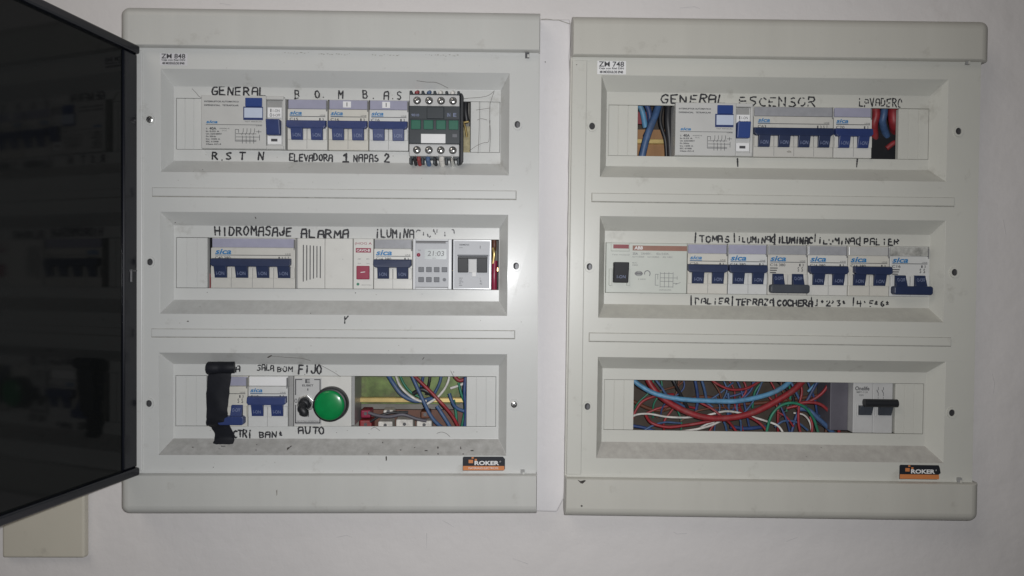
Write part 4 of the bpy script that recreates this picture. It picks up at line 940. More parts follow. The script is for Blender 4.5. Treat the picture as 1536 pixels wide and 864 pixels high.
# selector switch on its cream plate, and the green pilot lamp beside it
def selector():
    fr, Wd = L, WL[2]; r = wrect(fr, Wd, 440, 526.5, 602); N1 = NOSE-.002; z = N1+.0006
    t = thing('switch_plate', 'cream plate carrying the black selector switch and the green lamp', 'module', fr, r[0], r[2], -.03)
    MB().box(r, -.03, N1).build('plate', M_white, t, bevel=.0006)
    t = thing('selector_switch', 'black lever selector switch on a framed metal plate between FIJO and AUTO', 'switch', fr, *fr.uv(460, 604, N1), N1)
    q = fr.rect(441.5, 566.5, 482.5, 637.5, N1); MB().box(q, N1-.0002, N1+.0003).build('dial_plate', M_cwstrip, t)
    mb = MB(); f = fr.rect(442.8, 568.5, 481, 635, N1); b = .0005
    def seg(a0, a1, t0, t1): line(mb, sub(f, a0, a1, t0, t1), z)
    seg(0, .04, 0, .36); seg(0, .04, .58, 1); seg(.96, 1, 0, 1); seg(0, .28, 0, .02); seg(.75, 1, 0, .02); seg(.0, 1, .975, 1)
    text(mb, 'E', sub(f, .40, .58, .0, .09), z, .02); text(mb, 'ELIBET', sub(f, .28, .72, .12, .165), z, .02); text(mb, 'I', sub(f, .48, .52, .21, .26), z); text(mb, '0', sub(f, -.02, .09, .44, .54), z); text(mb, 'II', sub(f, .46, .55, .78, .85), z, .02)
    text(mb, 'INDUSTRIA ARGENTINA', sub(f, .07, .93, .935, .965), z)
    mb.build('lettering', M_print, t)
    u, v = fr.uv(459, 604.5, N1); P6 = [(u+.0083*math.cos(math.pi/3*i+.3), v+.0083*math.sin(math.pi/3*i+.3)) for i in range(6)]
    MB().prism(P6, N1, N1+.0028).build('hex_nut', M_steel, t, bevel=.0006)
    mb = MB(); mb.cyl(u, v, .0062, N1+.002, N1+.0065, r1=.0055); mb.dome(u, v, .0052, N1+.0064, .003); mb.build('collar', M_black, t, smooth=True)
    a = fr.uv(460, 601, .03); b_ = fr.uv(452.5, 624, .03)
    mb = MB(); mb.tube(catmull([(u, v, N1+.006), (u-.001, v-.003, N1+.011), ((u+b_[0])/2-.0008, (v+b_[1])/2, N1+.0125), (b_[0], b_[1]+.002, N1+.0125), (b_[0]-.0005, b_[1], N1+.0118)], 6), .0038, 12, .0042)
    mb.build('lever', M_black, t, smooth=True)
    cu, cv = fr.uv(498, 605, N1)
    t = thing('pilot_lamp', 'round green pilot lamp in a dark bezel', 'pilot lamp', fr, cu, cv, N1)
    mb = MB(); mb.cyl(cu, cv, .0163, N1+.0002, N1+.0098, 48, .0156); mb.build('bezel', M_black, t, bevel=.0008, smooth=True)
    mb = MB(); mb.cyl(cu, cv, .0141, N1+.006, N1+.0115, 48, .0136); mb.dome(cu, cv, .0136, N1+.0115, .0022, 48, 6); mb.build('lens', M_lamp, t, smooth=True)
selector()

# the breaker by the rear end of the lowest right window
def last_breaker():
    fr, Wd = R, WR[2]; r = wrect(fr, Wd, 1283, 1342.5, 614); z = NOSE-.004; N1 = NOSE-.0045; z = N1+.0003
    t = thing('circuit_breaker', 'grey breaker with black toggle at the end of the cable filled opening', 'circuit breaker', fr, r[0], r[2], -.04)
    mb = MB(); mb.box(sub(r, 0, .497, 0, 1), -.035, N1); mb.box(sub(r, .503, 1, 0, 1), -.035, N1); mb.build('body', M_cwstrip, t, bevel=.0005)
    MB().box((fr.uv(1248, 612, 0)[0], r[0]-.0003, r[2], r[3]), -.035, -.004).build('side_wall', M_violet, t, bevel=.0006)
    mb = MB(); text(mb, 'Onelife', sub(r, .04, .40, .07, .15), z, .02); text(mb, 'MRT C 25', sub(r, .08, .36, .17, .20), z, .01); text(mb, '220V', sub(r, .14, .26, .23, .26), z)
    for a in (.62, .75):
        line(mb, sub(r, a, a+.012, .08, .14), z); line(mb, sub(r, a, a+.012, .20, .26), z)
        q = sub(r, a-.03, a+.006, .14, .20); mb.ribbon((q[0], q[3]), (q[1], q[2]), .0003, z+1e-5); line(mb, sub(r, a, a+.012, .28, .31), z)
    mb.build('lettering', M_print, t)
    for a in (.13, .63): MB().wedge(sub(r, a, a+.32, .45, .64), N1-.001, N1+.006, N1+.002).build('lever', M_slate, t, bevel=.0004)
    for a in (.04, .50): MB().box(sub(r, a+.04, a+.08, .42, .66), N1-.001, N1+.0015).build('lever_guard', M_cwstrip, t, bevel=.0004)
    br = sub(r, .20, 1.03, .30, .46); c = (br[2]+br[3])/2
    mb = MB(); mb.tube([(br[0], c, N1+.006), (br[1], c, N1+.006)], (br[3]-br[2])/2, 14); mb.build('handle_tie', M_black, t, smooth=True)
last_breaker()

# ------------------------------------------------------------------ black tape
def tape():
    fr = L; wf = NOSE+.0012
    t = thing('tape_strip', 'black tape strip with ragged tail stuck over a breaker', 'tape', fr, *fr.uv(330, 673, wf), wf)
    L_, R_ = [(313, 560), (311, 566), (310, 590), (309.5, 625), (309.5, 637), (317, 641), (321.5, 648), (322, 657), (319, 667), (316.5, 675)], [(348, 558), (346, 566), (343.5, 590), (341, 615), (341, 632), (345, 639), (350, 648), (352, 657), (350, 667), (341, 674)]
    q_ = random.Random(5)
    def fine(P_):
        out = []
        for a_, b_ in zip(P_, P_[1:]):
            for k in range(3): out.append((a_[0]+(b_[0]-a_[0])*k/3+q_.uniform(-.7, .7), a_[1]+(b_[1]-a_[1])*k/3))
        return out+[P_[-1]]
    L_, R_ = fine(L_), fine(R_)
    Wz = [wf+.008, wf+.0085, wf+.0085, wf+.008, wf+.006, wf+.001, wf-.0005, FLOOR+.002, FLOOR+.005, FLOOR+.009]
    Wz = [a_+(b_-a_)*k/3 for a_, b_ in zip(Wz, Wz[1:]) for k in range(3)]+[Wz[-1]]
    vs, fs = [], []
    ns = 6
    for (a, b, z) in zip(L_, R_, Wz):
        for k in range(ns+1):
            q = k/ns; x = a[0]+(b[0]-a[0])*q; y = a[1]+(b[1]-a[1])*q
            y += (1.2*math.sin(q*9) if a is L_[-1] else 0)
            zz = z+.0006*math.sin(q*math.pi)+.0003*math.sin(q*7+a[1])
            vs.append((*fr.uv(x, y, zz), zz))
    n = len(vs)
    vs += [(a, b, c-.0005) for a, b, c in vs]
    m_ = ns+1
    for j in range(len(L_)-1):
        for k in range(ns): i = j*m_+k; fs += [(i, i+1, i+m_+1, i+m_), (n+i+m_, n+i+m_+1, n+i+1, n+i)]
    for j in range(len(L_)-1):
        i = j*m_; fs += [(i, i+m_, n+i+m_, n+i), (i+ns, n+i+ns, n+i+m_+ns, i+m_+ns)]
    e = (len(L_)-1)*m_
    for k in range(ns): fs += [(k, n+k, n+k+1, k+1), (e+k, e+k+1, n+e+k+1, n+e+k)]
    MB().add(vs, fs).build('strip', M_tape, t, smooth=True)
    # rolled-up upper end
    a = fr.uv(312, 552.5, wf+.008); b = fr.uv(350.5, 551.5, wf+.008); mb = MB()
    P_ = [(a[0]+(b[0]-a[0])*k/8, a[1]+(b[1]-a[1])*k/8, wf+.006+.0005*math.sin(k*1.3)) for k in range(9)]
    mb.tube(P_, .0060, 18, .0054); mb.build('rolled_end', M_tape, t, smooth=True)
tape()

# ------------------------------------------------------------------ cables
def cable(fr, pts, rpx, m_, label, cat='cable', group=None, name='cable'):
    q_ = random.Random(int(pts[0][0]*7+pts[-1][1]*13))
    P = [(*fr.uv(x+q_.uniform(-.7, .7), y+q_.uniform(-.9, .9), z), z) for x, y, z in pts]
    P = catmull(P, 9)
    o_ = P[0]
    t = MB().tube(P, rpx*PX*1.03, 12)
    me = t.build(name, m_, None, smooth=True, fr=fr)
    me['label'] = label; me['category'] = cat
    if group: me['group'] = group
    return me
GB, GC, GA = 'cables in the lowest opening of the right board', 'wires in the lowest opening of the left board', 'wires in the top openings of the right board'
def rb(pts, r_, m_, lab): cable(R, pts, r_*(.92 if r_ > 4 else .75), m_, lab, group=GB)
rb([(946, 566, -.012), (962, 579, -.010), (985, 591, -.008), (1020, 599, -.006), (1062, 602, -.005), (1105, 601, -.005), (1145, 594, -.006), (1172, 582, -.008), (1192, 566, -.012)], 4.2, M_clight, 'thick light blue cable sagging across the whole opening')
rb([(968, 560, -.016), (975, 577, -.014), (992, 596, -.012), (1022, 614, -.011), (1055, 625, -.010), (1090, 628, -.010), (1125, 620, -.010), (1160, 604, -.011), (1190, 585, -.012), (1212, 562, -.016)], 5.4, M_red, 'thickest red cable sagging below the light blue one')
rb([(945, 628, -.02), (956, 622, -.014), (975, 621, -.013), (1000, 626, -.014), (1030, 627, -.018), (1052, 624, -.022)], 2.2, M_cwhite, 'white cable running flat at the left end')
rb([(1058, 624, -.022), (1072, 620, -.020), (1090, 617, -.019), (1110, 619, -.020), (1130, 626, -.019), (1150, 632, -.018), (1168, 640, -.016), (1178, 656, -.014)], 2.3, M_cwhite, 'white cable curving down toward the middle of the opening')
rb([(1005, 648, -.012), (1035, 645, -.012), (1060, 640, -.014), (1085, 630, -.02)], 2.4, M_cwhite, 'white cable rising from the bottom edge')
rb([(1040, 647, -.02), (1058, 638, -.02), (1072, 634, -.022), (1085, 630, -.026)], 1.9, M_cwhite, 'thinnest white wire beside the rising white cable')
rb([(948, 632, -.018), (953, 615, -.018), (965, 602, -.019), (985, 594, -.02), (1010, 592, -.026)], 3.0, M_red, 'red cable arching at the left end')
rb([(968, 622, -.025), (978, 634, -.018), (1000, 640, -.016), (1030, 638, -.016), (1060, 632, -.015), (1090, 627, -.016)], 3.3, M_red, 'red cable curving along the bottom left')
rb([(970, 620, -.028), (990, 612, -.027), (1015, 608, -.028), (1045, 613, -.03)], 2.6, M_red, 'short dim red cable behind the flat white one')
rb([(1050, 604, -.02), (1068, 614, -.018), (1082, 624, -.016), (1095, 636, -.017), (1110, 656, -.018)], 2.8, M_red, 'red cable dropping diagonally in the middle')
rb([(1060, 656, -.02), (1072, 636, -.02), (1088, 626, -.021), (1105, 622, -.024)], 2.6, M_red, 'red cable rising from the bottom middle')
rb([(1060, 565, -.02), (1078, 577, -.018), (1098, 584, -.017), (1120, 582, -.017), (1142, 570, -.02), (1150, 560, -.022)], 2.8, M_red, 'red loop hanging from the top edge')
rb([(1112, 622, -.018), (1130, 628, -.018), (1145, 640, -.017), (1155, 658, -.016)], 3.0, M_red, 'red cable falling to the bottom beside the green arch')
rb([(1196, 560, -.02), (1203, 585, -.017), (1199, 610, -.016), (1198, 635, -.016), (1204, 660, -.016)], 2.7, M_red, 'vertical red cable inside the green arch')
rb([(1192, 606, -.014), (1212, 603, -.012), (1232, 608, -.011), (1248, 622, -.011), (1257, 640, -.011), (1259, 662, -.012)], 3.4, M_red, 'red arch at the right end next to the grey breaker')
rb([(1246, 562, -.014), (1240, 580, -.014), (1228, 594, -.015), (1208, 605, -.017), (1180, 612, -.022)], 3.2, M_red, 'red cable slanting down from the top right corner')
rb([(1148, 660, -.008), (1151, 640, -.007), (1158, 622, -.006), (1172, 608, -.006), (1190, 605, -.006), (1208, 611, -.007), (1220, 626, -.008), (1226, 642, -.010), (1230, 660, -.012)], 2.9, M_cgreen, 'bright green cable arching over at the bottom right')
rb([(1128, 612, -.026), (1130, 595, -.024), (1138, 580, -.023), (1155, 562, -.024)], 2.4, M_cgreen, 'green cable behind the light blue cable')
rb([(1040, 560, -.026), (1044, 580, -.026), (1046, 600, -.028), (1042, 625, -.030)], 3.2, M_cdark, 'navy cable hanging down left of the middle')
rb([(1050, 562, -.024), (1056, 582, -.024), (1060, 600, -.026)], 3.0, M_cblue, 'short blue cable hanging from the top edge')
rb([(980, 565, -.02), (992, 580, -.02), (1004, 596, -.022), (1030, 612, -.028)], 2.6, M_cblue, 'blue cable close behind the thick red one at top left')
rb([(1092, 590, -.026), (1093, 606, -.026), (1092, 622, -.028)], 3.0, M_cblue, 'short upright blue cable in the centre')
rb([(1196, 612, -.019), (1212, 614, -.014), (1228, 628, -.012), (1246, 646, -.012), (1258, 662, -.014)], 4.2, M_cblue, 'thick blue cable running down to the bottom right corner')
rb([(1232, 560, -.018), (1222, 580, -.018), (1210, 600, -.02), (1196, 622, -.022), (1184, 660, -.022)], 3.2, M_cdark, 'navy cable crossing behind the red ones at the right')
rb([(1240, 566, -.02), (1224, 576, -.02), (1212, 588, -.021)], 2.6, M_clight, 'short light blue stub at the top right')
rb([(1215, 625, -.02), (1218, 640, -.018), (1214, 660, -.018)], 2.6, M_red, 'short red stub under the green arch')
rb([(1165, 618, -.022), (1180, 626, -.02), (1190, 640, -.02)], 2.2, M_red, 'thin red wire inside the green arch')
rb([(1005, 560, -.022), (1012, 575, -.02), (1020, 590, -.022), (1032, 612, -.026)], 3.6, M_cblack, 'black cable with a knot at the top left')
rb([(945, 638, -.022), (966, 642, -.022), (985, 648, -.022), (1010, 656, -.02)], 3.4, M_cdark, 'navy cable along the bottom left corner')
rb([(1095, 640, -.026), (1120, 642, -.026), (1148, 640, -.028)], 4.0, M_cdark, 'navy cable lying along the bottom middle')
rb([(1065, 600, -.030), (1080, 590, -.028), (1093, 580, -.027), (1100, 574, -.028)], 2.0, M_cblue, 'thin blue wire slanting up in the middle')
rb([(945, 600, -.034), (990, 616, -.036), (1050, 596, -.038), (1110, 606, -.038), (1180, 600, -.036), (1250, 590, -.034)], 4.0, M_cbrown, 'brown cable lying across the back')
rb([(1150, 562, -.03), (1172, 576, -.03), (1190, 600, -.03), (1170, 625, -.034)], 3.2, M_cblack, 'black cable bending at the upper right')
rb([(1235, 600, -.026), (1240, 625, -.026), (1238, 656, -.026)], 3.0, M_cbrown, 'brown cable standing at the right end')
rb([(1100, 560, -.03), (1112, 585, -.028), (1118, 610, -.027), (1124, 640, -.028)], 2.4, M_cdark, 'navy wire dropping just right of the centre')
rb([(1162, 640, -.02), (1176, 632, -.02), (1195, 634, -.02), (1212, 646, -.02)], 2.4, M_cblue, 'low blue wire hump inside the green arch')
rb([(1170, 562, -.026), (1182, 572, -.026), (1186, 592, -.028), (1180, 618, -.03)], 2.4, M_cgreen, 'green wire beside the thick red cable at the upper right')
rb([(1206, 560, -.026), (1214, 580, -.024), (1222, 600, -.024), (1226, 625, -.026)], 2.4, M_cdark, 'navy wire between the red cables at the right')
rb([(1190, 620, -.024), (1206, 622, -.022), (1216, 636, -.022), (1218, 660, -.024)], 2.0, M_cwhite, 'thin white wire low under the green arch')
rb([(956, 580, -.026), (975, 588, -.026), (1000, 584, -.026), (1020, 576, -.028), (1034, 562, -.03)], 2.2, M_cbrown, 'brown wire loop under the light blue cable at the left')
rb([(1020, 632, -.026), (1044, 618, -.026), (1075, 612, -.026), (1110, 612, -.028)], 2.2, M_cbrown, 'brown wire behind the lowest part of the thick red cable')
rb([(1136, 566, -.03), (1124, 582, -.03), (1108, 592, -.03), (1088, 596, -.032)], 2.4, M_cdark, 'navy wire rising toward the top behind the light blue cable')
rb([(960, 650, -.018), (975, 640, -.018), (995, 634, -.02), (1020, 634, -.022)], 2.2, M_cblue, 'blue wire rising from the bottom left corner')
q_ = random.Random(21)
for col, mm in (('red', M_red), ('blue', M_cblue), ('navy', M_cdark), ('red', M_red), ('brown', M_cbrown), ('blue', M_cblue), ('green', M_cgreen)):
    for k in range(3):
        x = q_.uniform(955, 1215); y = q_.choice((562, 655)); sl = q_.uniform(-28, 28); z = q_.uniform(-.034, -.022)
        rb([(x, y, z), (x+sl*.4+q_.uniform(-8, 8), y+(22 if y < 600 else -22), z+.003), (x+sl+q_.uniform(-8, 8), y+(44 if y < 600 else -44), z+.002), (x+sl*1.8, y+(64 if y < 600 else -60), z-.003)], q_.uniform(1.6, 2.6), mm, 'thin dull '+col+' strand lost at the back of the tangle')
def la(pts, r_, m_, lab): cable(L, pts, r_*.88, m_, lab, cat='wire', group=GC, name='wire')
la([(582, 562, -.014), (590, 575, -.012), (602, 592, -.011), (620, 600, -.011), (634, 601, -.012), (650, 598, -.016)], 4.0, M_cblue, 'thick blue wire curving down from the top left of the opening')
la([(593, 562, -.012), (600, 578, -.010), (612, 592, -.010), (628, 601, -.010), (640, 602, -.011)], 2.3, M_cwhite, 'white wire curving beside the thick blue one')
la([(640, 607, -.012), (655, 598, -.011), (666, 585, -.010), (672, 572, -.011), (674, 560, -.013)], 2.2, M_cwhite, 'white wire rising to the top edge')
la([(618, 562, -.008), (626, 582, -.007), (636, 603, -.006), (645, 622, -.006), (655, 634, -.007), (672, 648, -.010)], 3.3, M_cblue, 'blue wire running steeply down to the bottom edge')
la([(618, 560, -.006), (630, 572, -.004), (646, 588, -.003), (662, 604, -.002), (674, 618, -.003), (683, 630, -.004), (690, 646, -.006)], 3.0, M_red, 'red wire crossing diagonally in front')
la([(674, 590, -.012), (678, 602, -.011), (685, 612, -.012), (702, 618, -.014)], 3.2, M_cblue, 'blue wire bending to the right edge')
la([(655, 610, -.016), (664, 622, -.014), (672, 634, -.014), (680, 650, -.014)], 3.4, M_cblue, 'blue wire along the lower right')
la([(600, 562, -.02), (606, 576, -.019), (616, 588, -.019), (634, 598, -.02)], 2.2, M_cgreen, 'green wire hidden beside the white curve')
la([(688, 575, -.016), (692, 590, -.014), (698, 610, -.016), (690, 650, -.018)], 2.4, M_cgreen, 'green wire standing at the right edge')
la([(680, 600, -.02), (684, 620, -.018), (686, 650, -.018)], 2.6, M_cgreen, 'green wire behind the red diagonal end')
la([(698, 566, -.010), (697, 590, -.009), (699, 615, -.010), (696, 650, -.011)], 3.2, M_cdark, 'navy wire against the right edge')
la([(620, 590, -.014), (632, 584, -.013), (645, 590, -.013), (655, 598, -.014)], 4.0, M_cblack, 'black wire loop in the middle of the opening')
la([(645, 562, -.02), (644, 575, -.02), (640, 592, -.022)], 2.6, M_cblack, 'black wire hanging from the top edge')
la([(636, 560, -.022), (634, 572, -.022), (630, 586, -.024)], 2.6, M_cdark, 'navy wire hanging beside the black one')
la([(662, 560, -.018), (660, 575, -.018), (650, 592, -.018), (642, 605, -.018)], 2.8, M_cblue, 'blue wire hanging behind the rising white one')
la([(680, 562, -.014), (688, 570, -.013), (700, 568, -.013)], 3.4, M_red, 'short red wire at the top right corner')
la([(676, 582, -.018), (690, 578, -.017), (702, 572, -.017)], 2.4, M_cwhite, 'white wire at the top right corner')
la([(552, 618, -.012), (566, 623, -.011), (585, 625, -.010), (605, 622, -.010), (625, 628, -.012), (640, 632, -.014)], 3.0, M_violet, 'grey wire lying over the white terminals')
la([(556, 632, -.012), (572, 622, -.012), (590, 618, -.013), (612, 618, -.013)], 2.4, M_cblack, 'black wire lying over the white terminals')
# what stands in the opening of the left board
r = L.rect(540, 566, 630, 606, -.03); MB().box((L.uv(528, 600, -.03)[0], L.uv(690, 600, -.03)[0], L.uv(600, 606, -.03)[1], L.uv(600, 560, -.03)[1]), -.034, -.031).build('earth_plate', M_gback, boardL)
MB().box((L.uv(529, 600, -.01)[0], L.uv(536.5, 600, -.01)[0], WL[2][2]+.0005, WL[2][3]-.0005), -.03, .005).build('inner_post', M_grey, boardL)
def terminal(x0, x1, y0, y1, m_, lab):
    r = L.rect(x0, y0, x1, y1, -.012)
    t = thing('terminal_block', lab, 'terminal', L, r[0], r[2], -.03, 'terminals in the left board')
    MB().box(r, -.03, -.013, .0004).build('body', m_, t, bevel=.0014, segs=3)
    mb = MB(); mb.cyl((r[0]+r[1])/2, (r[2]+r[3])/2+.0006, .0016, -.014, -.0126); mb.build('screw', M_screwd, t)
terminal(566, 589, 632, 646, M_cwhite, 'white terminal left of the other two in the lowest left opening')
terminal(593, 620, 629, 646, M_cwhite, 'widest white terminal in the centre of its row')
terminal(624, 648, 631, 646, M_cwhite, 'white terminal next to the steep blue wire')
terminal(540, 556, 615, 628, M_redp, 'red terminal above the white band')
terminal(538, 558, 630, 646, M_red, 'red terminal at the bottom edge')
terminal(574, 590, 615, 622, M_cwhite, 'small white terminal under the brass rail')
terminal(630, 645, 617, 629, M_cbrown, 'brown terminal near the steep blue wire')
MB().box((L.uv(536, 628, -.02)[0], L.uv(700, 628, -.02)[0], L.uv(600, 650, -.02)[1], L.uv(600, 618, -.02)[1]), -.036, -.032).build('terminal_base', M_cbrown, boardL)
# top openings
def ra(fr, pts, r_, m_, lab): cable(fr, pts, r_, m_, lab, group=GA)
ra(R, [(990, 150, -.012), (984, 168, -.009), (976, 190, -.006), (969, 212, -.006), (962, 242, -.009)], 5.6, M_cblue, 'thick blue cable in the left opening of the top row')
ra(R, [(968, 152, -.016), (974, 168, -.016), (975, 188, -.018), (968, 205, -.02)], 4.2, M_cdark, 'navy cable crossing behind the thick blue one')
ra(R, [(956, 150, -.020), (964, 168, -.020), (968, 190, -.024)], 4.4, M_clight, 'light blue cable at the left edge of the top opening')
ra(R, [(1004, 150, -.008), (1001, 180, -.007), (1004, 210, -.008), (1006, 242, -.009)], 5.0, M_cblack, 'black cable beside the white differential')
ra(R, [(995, 150, -.014), (990, 180, -.014), (998, 210, -.014), (1000, 242, -.016)], 3.0, M_cblack, 'thin black cable behind the thick blue one')
ra(R, [(1328, 155, -.010), (1326, 172, -.009), (1324, 186, -.012), (1330, 205, -.02)], 5.4, M_cblue, 'blue wire between two red ones at the right opening')
ra(R, [(1312, 155, -.012), (1314, 172, -.011), (1311, 188, -.014), (1312, 210, -.022)], 6.0, M_red, 'red wire nearest the breaker in the right opening')
ra(R, [(1342, 155, -.010), (1340, 172, -.008), (1342, 186, -.010), (1344, 196, -.02)], 8.0, M_red, 'wide red wire at the right edge of the right opening')
ra(R, [(1330, 222, -.016), (1342, 214, -.014), (1352, 216, -.014)], 4.0, M_red, 'dim red wire low in the right opening')
r = (R.uv(955, 215, -.02)[0], R.uv(1012, 215, -.02)[0], R.uv(980, 242, -.02)[1], R.uv(980, 192, -.02)[1])
MB().box(r, -.034, -.028).build('card_backing', M_wood, boardR)
r = (R.uv(955, 172, -.03)[0], R.uv(978, 172, -.03)[0], R.uv(966, 186, -.03)[1], R.uv(966, 168, -.03)[1]); MB().box(r, -.034, -.030).build('red_backing', M_maroon, boardR)
r = (R.uv(1306, 200, -.02)[0], R.uv(1350, 200, -.02)[0], R.uv(1330, 245, -.02)[1], R.uv(1330, 188, -.02)[1]); MB().box(r, -.034, -.018).build('dark_backing', M_black, boardR)
GE = 'bits of wiring beside modules of the left board'
def le(pts, r_, m_, lab): cable(L, pts, r_, m_, lab, cat='wire', group=GE, name='wire')
le([(314, 352, -.006), (313.5, 380, -.004), (314.5, 410, -.006)], 2.6, M_cblack, 'black wire left of the wide four pole breaker')
le([(314, 408, -.008), (314, 440, -.006)], 2.8, M_red, 'red wire end left of the wide four pole breaker')
le([(742, 392, -.002), (741.5, 415, -.001), (742, 440, -.003)], 4.4, M_redp, 'crimson wire right of the silver lever module')
le([(741, 355, -.004), (742, 366, -.003), (740.5, 376, -.004)], 3.6, M_cbrown, 'brown wire right of the silver lever module')
le([(740, 372, -.001), (741, 382, 0), (739.5, 396, -.001)], 2.6, M_brass, 'brass coloured terminal wire right of the silver lever module')
le([(699, 150, -.006), (698, 166, -.005), (700, 182, -.006)], 4.0, M_cblack, 'black wire right of the contactor')
le([(701, 205, -.006), (698, 190, -.002), (695, 185, .000), (703, 183, .001)], 1.8, M_brass, 'brass clip bent beside the contactor')
r = (L.uv(694, 210, -.01)[0], L.uv(705, 210, -.01)[0], L.uv(700, 232, -.01)[1], L.uv(700, 190, -.01)[1]); MB().box(r, -.02, -.009).build('card_backing', M_card, boardL)

# ------------------------------------------------------------------ cobwebs and dirt
def web(fr, runs, label, rpx=.35):
    mb = MB()
    for run in runs:
        mb.tube(catmull([(*fr.uv(x, y, z), z) for x, y, z in run], 5), rpx*PX, 5)
    o = mb.build('cobweb', M_web, None, fr=fr); o['label'] = label; o['category'] = 'cobweb'
f_ = FLOOR+.0008
web(L, [[(696, 148, f_+.006), (706, 147, f_), (720, 146, f_), (733, 143, f_+.001), (742, 136, f_+.004)], [(719, 152, f_), (719, 180, f_), (718, 215, f_), (717, 230, f_)], [(735, 155, f_), (734, 180, f_), (736, 200, f_), (734, 228, f_)],
        [(714, 165, f_), (722, 164, f_), (735, 162, f_)], [(704, 226, f_), (716, 218, f_), (726, 214, f_), (733, 212, f_), (734, 195, f_), (735, 180, f_)], [(716, 180, f_), (722, 178, f_), (731, 180, f_)], [(735, 156, f_), (738, 146, f_), (741, 138, f_+.003)]],
    'grey cobweb over the blank strip right of the contactor')
web(L, [[(625, 121, PLATE-.005), (640, 123, PLATE-.004), (655, 124, PLATE-.006), (672, 132, FLOOR+.003)], [(288, 133, f_), (294, 139, f_), (298, 144, f_), (303, 147, f_+.002)]], 'grey hair caught on the sloped edge above the dark contactor')
web(L, [[(406, 534, PLATE-.003), (430, 536, PLATE-.004), (455, 538, PLATE-.005), (475, 545, f_), (500, 558, f_), (512, 566, f_)], [(655, 650, f_), (662, 648, f_), (669, 650, f_), (675, 655, f_)], [(556, 644, f_), (562, 641, f_), (570, 646, f_)], [(676, 556, f_), (679, 562, f_+.002), (682, 568, f_)]], 'fine dark threads along the bottom row of the left board')
def slope_w(yo, yi, y): return PLATE+(FLOOR-PLATE)*(y-yo)/(yi-yo)
for (x, y, rx, ry) in ((289, 671, 1.6, 1.2), (432, 673, 2.2, 3.0), (384, 675, 1.4, .8), (385, 667, 1.2, .7), (639, 676, 3.2, 1.2), (657, 672, 1.4, 3.0), (657, 681, 1.6, 1.4), (691, 673, 1.0, 3.6), (708, 676, 3.6, 1.6), (695, 681, 1.6, .9), (574, 664, .8, 1.6), (553, 681, .7, 1.4), (601, 675, 1.6, .8), (622, 671, 1.2, .8)):
    rough_blot(L, boardL, x, y, rx, ry, slope_w(683, 658, y)+.0004)
for (x, y, rx, ry) in ((579.5, 688, 1.4, 4.4), (282, 482, 2.2, 1.0), (320, 701, .8, 1.0), (466, 470, .8, .6)): rough_blot(L, boardL, x, y, rx, ry, PLATE+.0003)
scratch(L, boardL, [(407, 533.5), (402, 536)], PLATE-.0015, 2.0); scratch(L, boardL, [(381, 322), (383, 326), (384, 328)], slope_w(318, 338, 325)+.0006, 1.2)
scratch(L, boardL, [(429, 678), (432, 673), (437, 669)], slope_w(683, 658, 674)+.0008, 1.4)
scratch(L, boardL, [(634, 539), (638, 533)], slope_w(530, 547, 536)+.0006, .9)
for (x0, y, n) in ((428, 79.5, 9), (478, 81, 12), (560, 82.5, 10), (640, 83, 12)):
    for k in range(n): rough_blot(L, boardL, x0+k*4.3+random.uniform(-1.5, 1.5), y+random.uniform(-1, 1.4), random.uniform(.6, 2.2), random.uniform(.4, .8), PLATE+.0026 if y < 80 else PLATE+.0025, M_dust, k)
for (x, y) in ((625, 252), (696, 255), (711, 257), (333, 240)): rough_blot(L, boardL, x, y, 1.3, 1.5, FLOOR+.004 if y > 245 else FLOOR+.0004)
for (x, y, rx, ry) in ((304, 254.5, .8, .8), (263, 334, .9, .8), (290, 257, .6, .6), (300, 460, .6, .5)): rough_blot(L, boardL, x, y, rx, ry, slope_w(259, 242, y)+.0006 if y < 300 else PLATE)
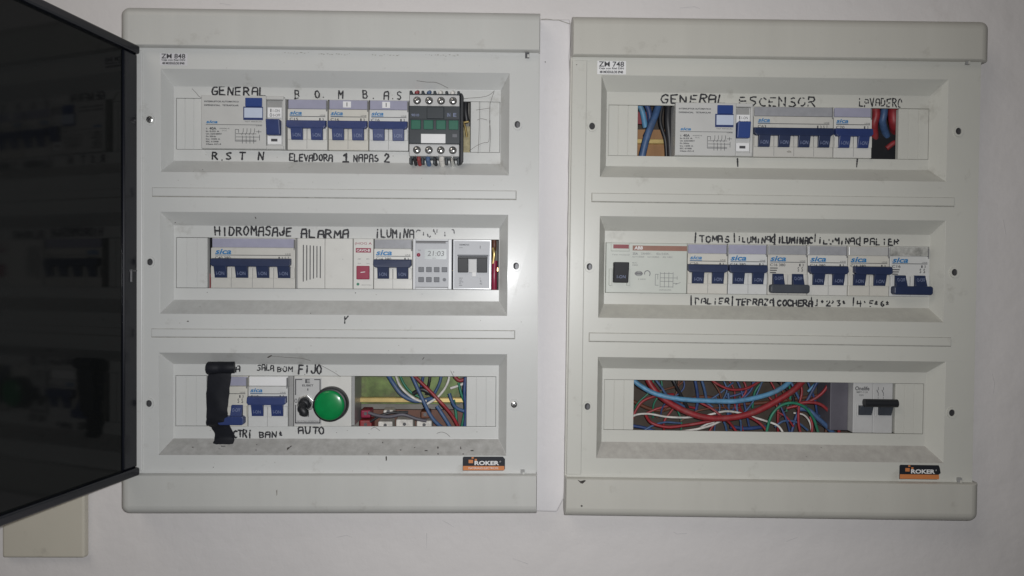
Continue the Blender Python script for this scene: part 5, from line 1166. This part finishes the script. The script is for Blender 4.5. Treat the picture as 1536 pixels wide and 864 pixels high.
for (x, y) in ((952, 675), (1232, 671), (1210, 685)): rough_blot(R, boardR, x, y, 1.6 if x > 1200 else .9, 1.2 if x > 1200 else .7, slope_w(690, 665, y)+.0006, M_dust)
rough_blot(R, boardR, 865, 97, .9, .9, PLATE+.0018)
blot(R, boardR, [(866, 719.5), (871, 721.5), (877, 720), (879, 721), (874, 725.5), (871, 725)], CAP+.0002); rough_blot(R, boardR, 872.5, 759, 1.8, 1.6, CAP+.0002)
blot(L, boardL, [(414, 736), (416, 734), (416, 742), (414.5, 744)], CAP+.0002, M_dust); rough_blot(R, boardR, 1184, 227.5, 4, 2.2, NOSE+.0006, M_dust)
rough_blot(L, boardL, 187, 728, .8, 2.2, CAP-.004, M_dust)

# faint scuffs on the wall, grime round the openings
M_scuff = mat('wall_scuff', (0.545, 0.528, 0.525), rough=0.85, var=0.1)
for pts in ([(664, 781), (672, 785), (681, 791)], [(1010, 798), (1016, 801), (1030, 800)], [(640, 800), (640, 822)], [(505, 806), (520, 803), (528, 806)], [(1180, 812), (1196, 806)], [(330, 5), (345, 7)], [(1020, 12), (1042, 10), (1050, 13)], [(1505, 330), (1509, 352)], [(1488, 560), (1492, 575), (1490, 590)], [(770, 838), (792, 846)]):
    scratch(W, wall, pts, 0.0004, 1.1, M_scuff, 'scuff')
q_ = random.Random(33)
for k in range(34):
    row = q_.choice((0, 0, 1, 2, 2, 2)); (O_, I_, Wd_) = [(0, 0, w__) for w__ in WL][row]
    x = q_.uniform(272, 742)
    yw = (228, 436, 641)[row]+(x-264)*(.0125 if row == 0 else .005)
    y = q_.choice((yw+q_.uniform(1.5, 13), yw+q_.uniform(1.5, 6), yw-q_.uniform(80, 90)))
    rough_blot(L, boardL, x, y, q_.uniform(.4, 1.1), q_.uniform(.3, 1.0), FLOOR+.00045, q_.choice((M_dirt, M_dust, M_dust)), k)
for k in range(26):
    rough_blot(L, boardL, q_.uniform(222, 795), q_.choice((q_.uniform(90, 104), q_.uniform(266, 279), q_.uniform(475, 490), q_.uniform(686, 708), q_.uniform(512, 527))), q_.uniform(.3, .9), q_.uniform(.3, .9), PLATE+.0003, M_dust, k)
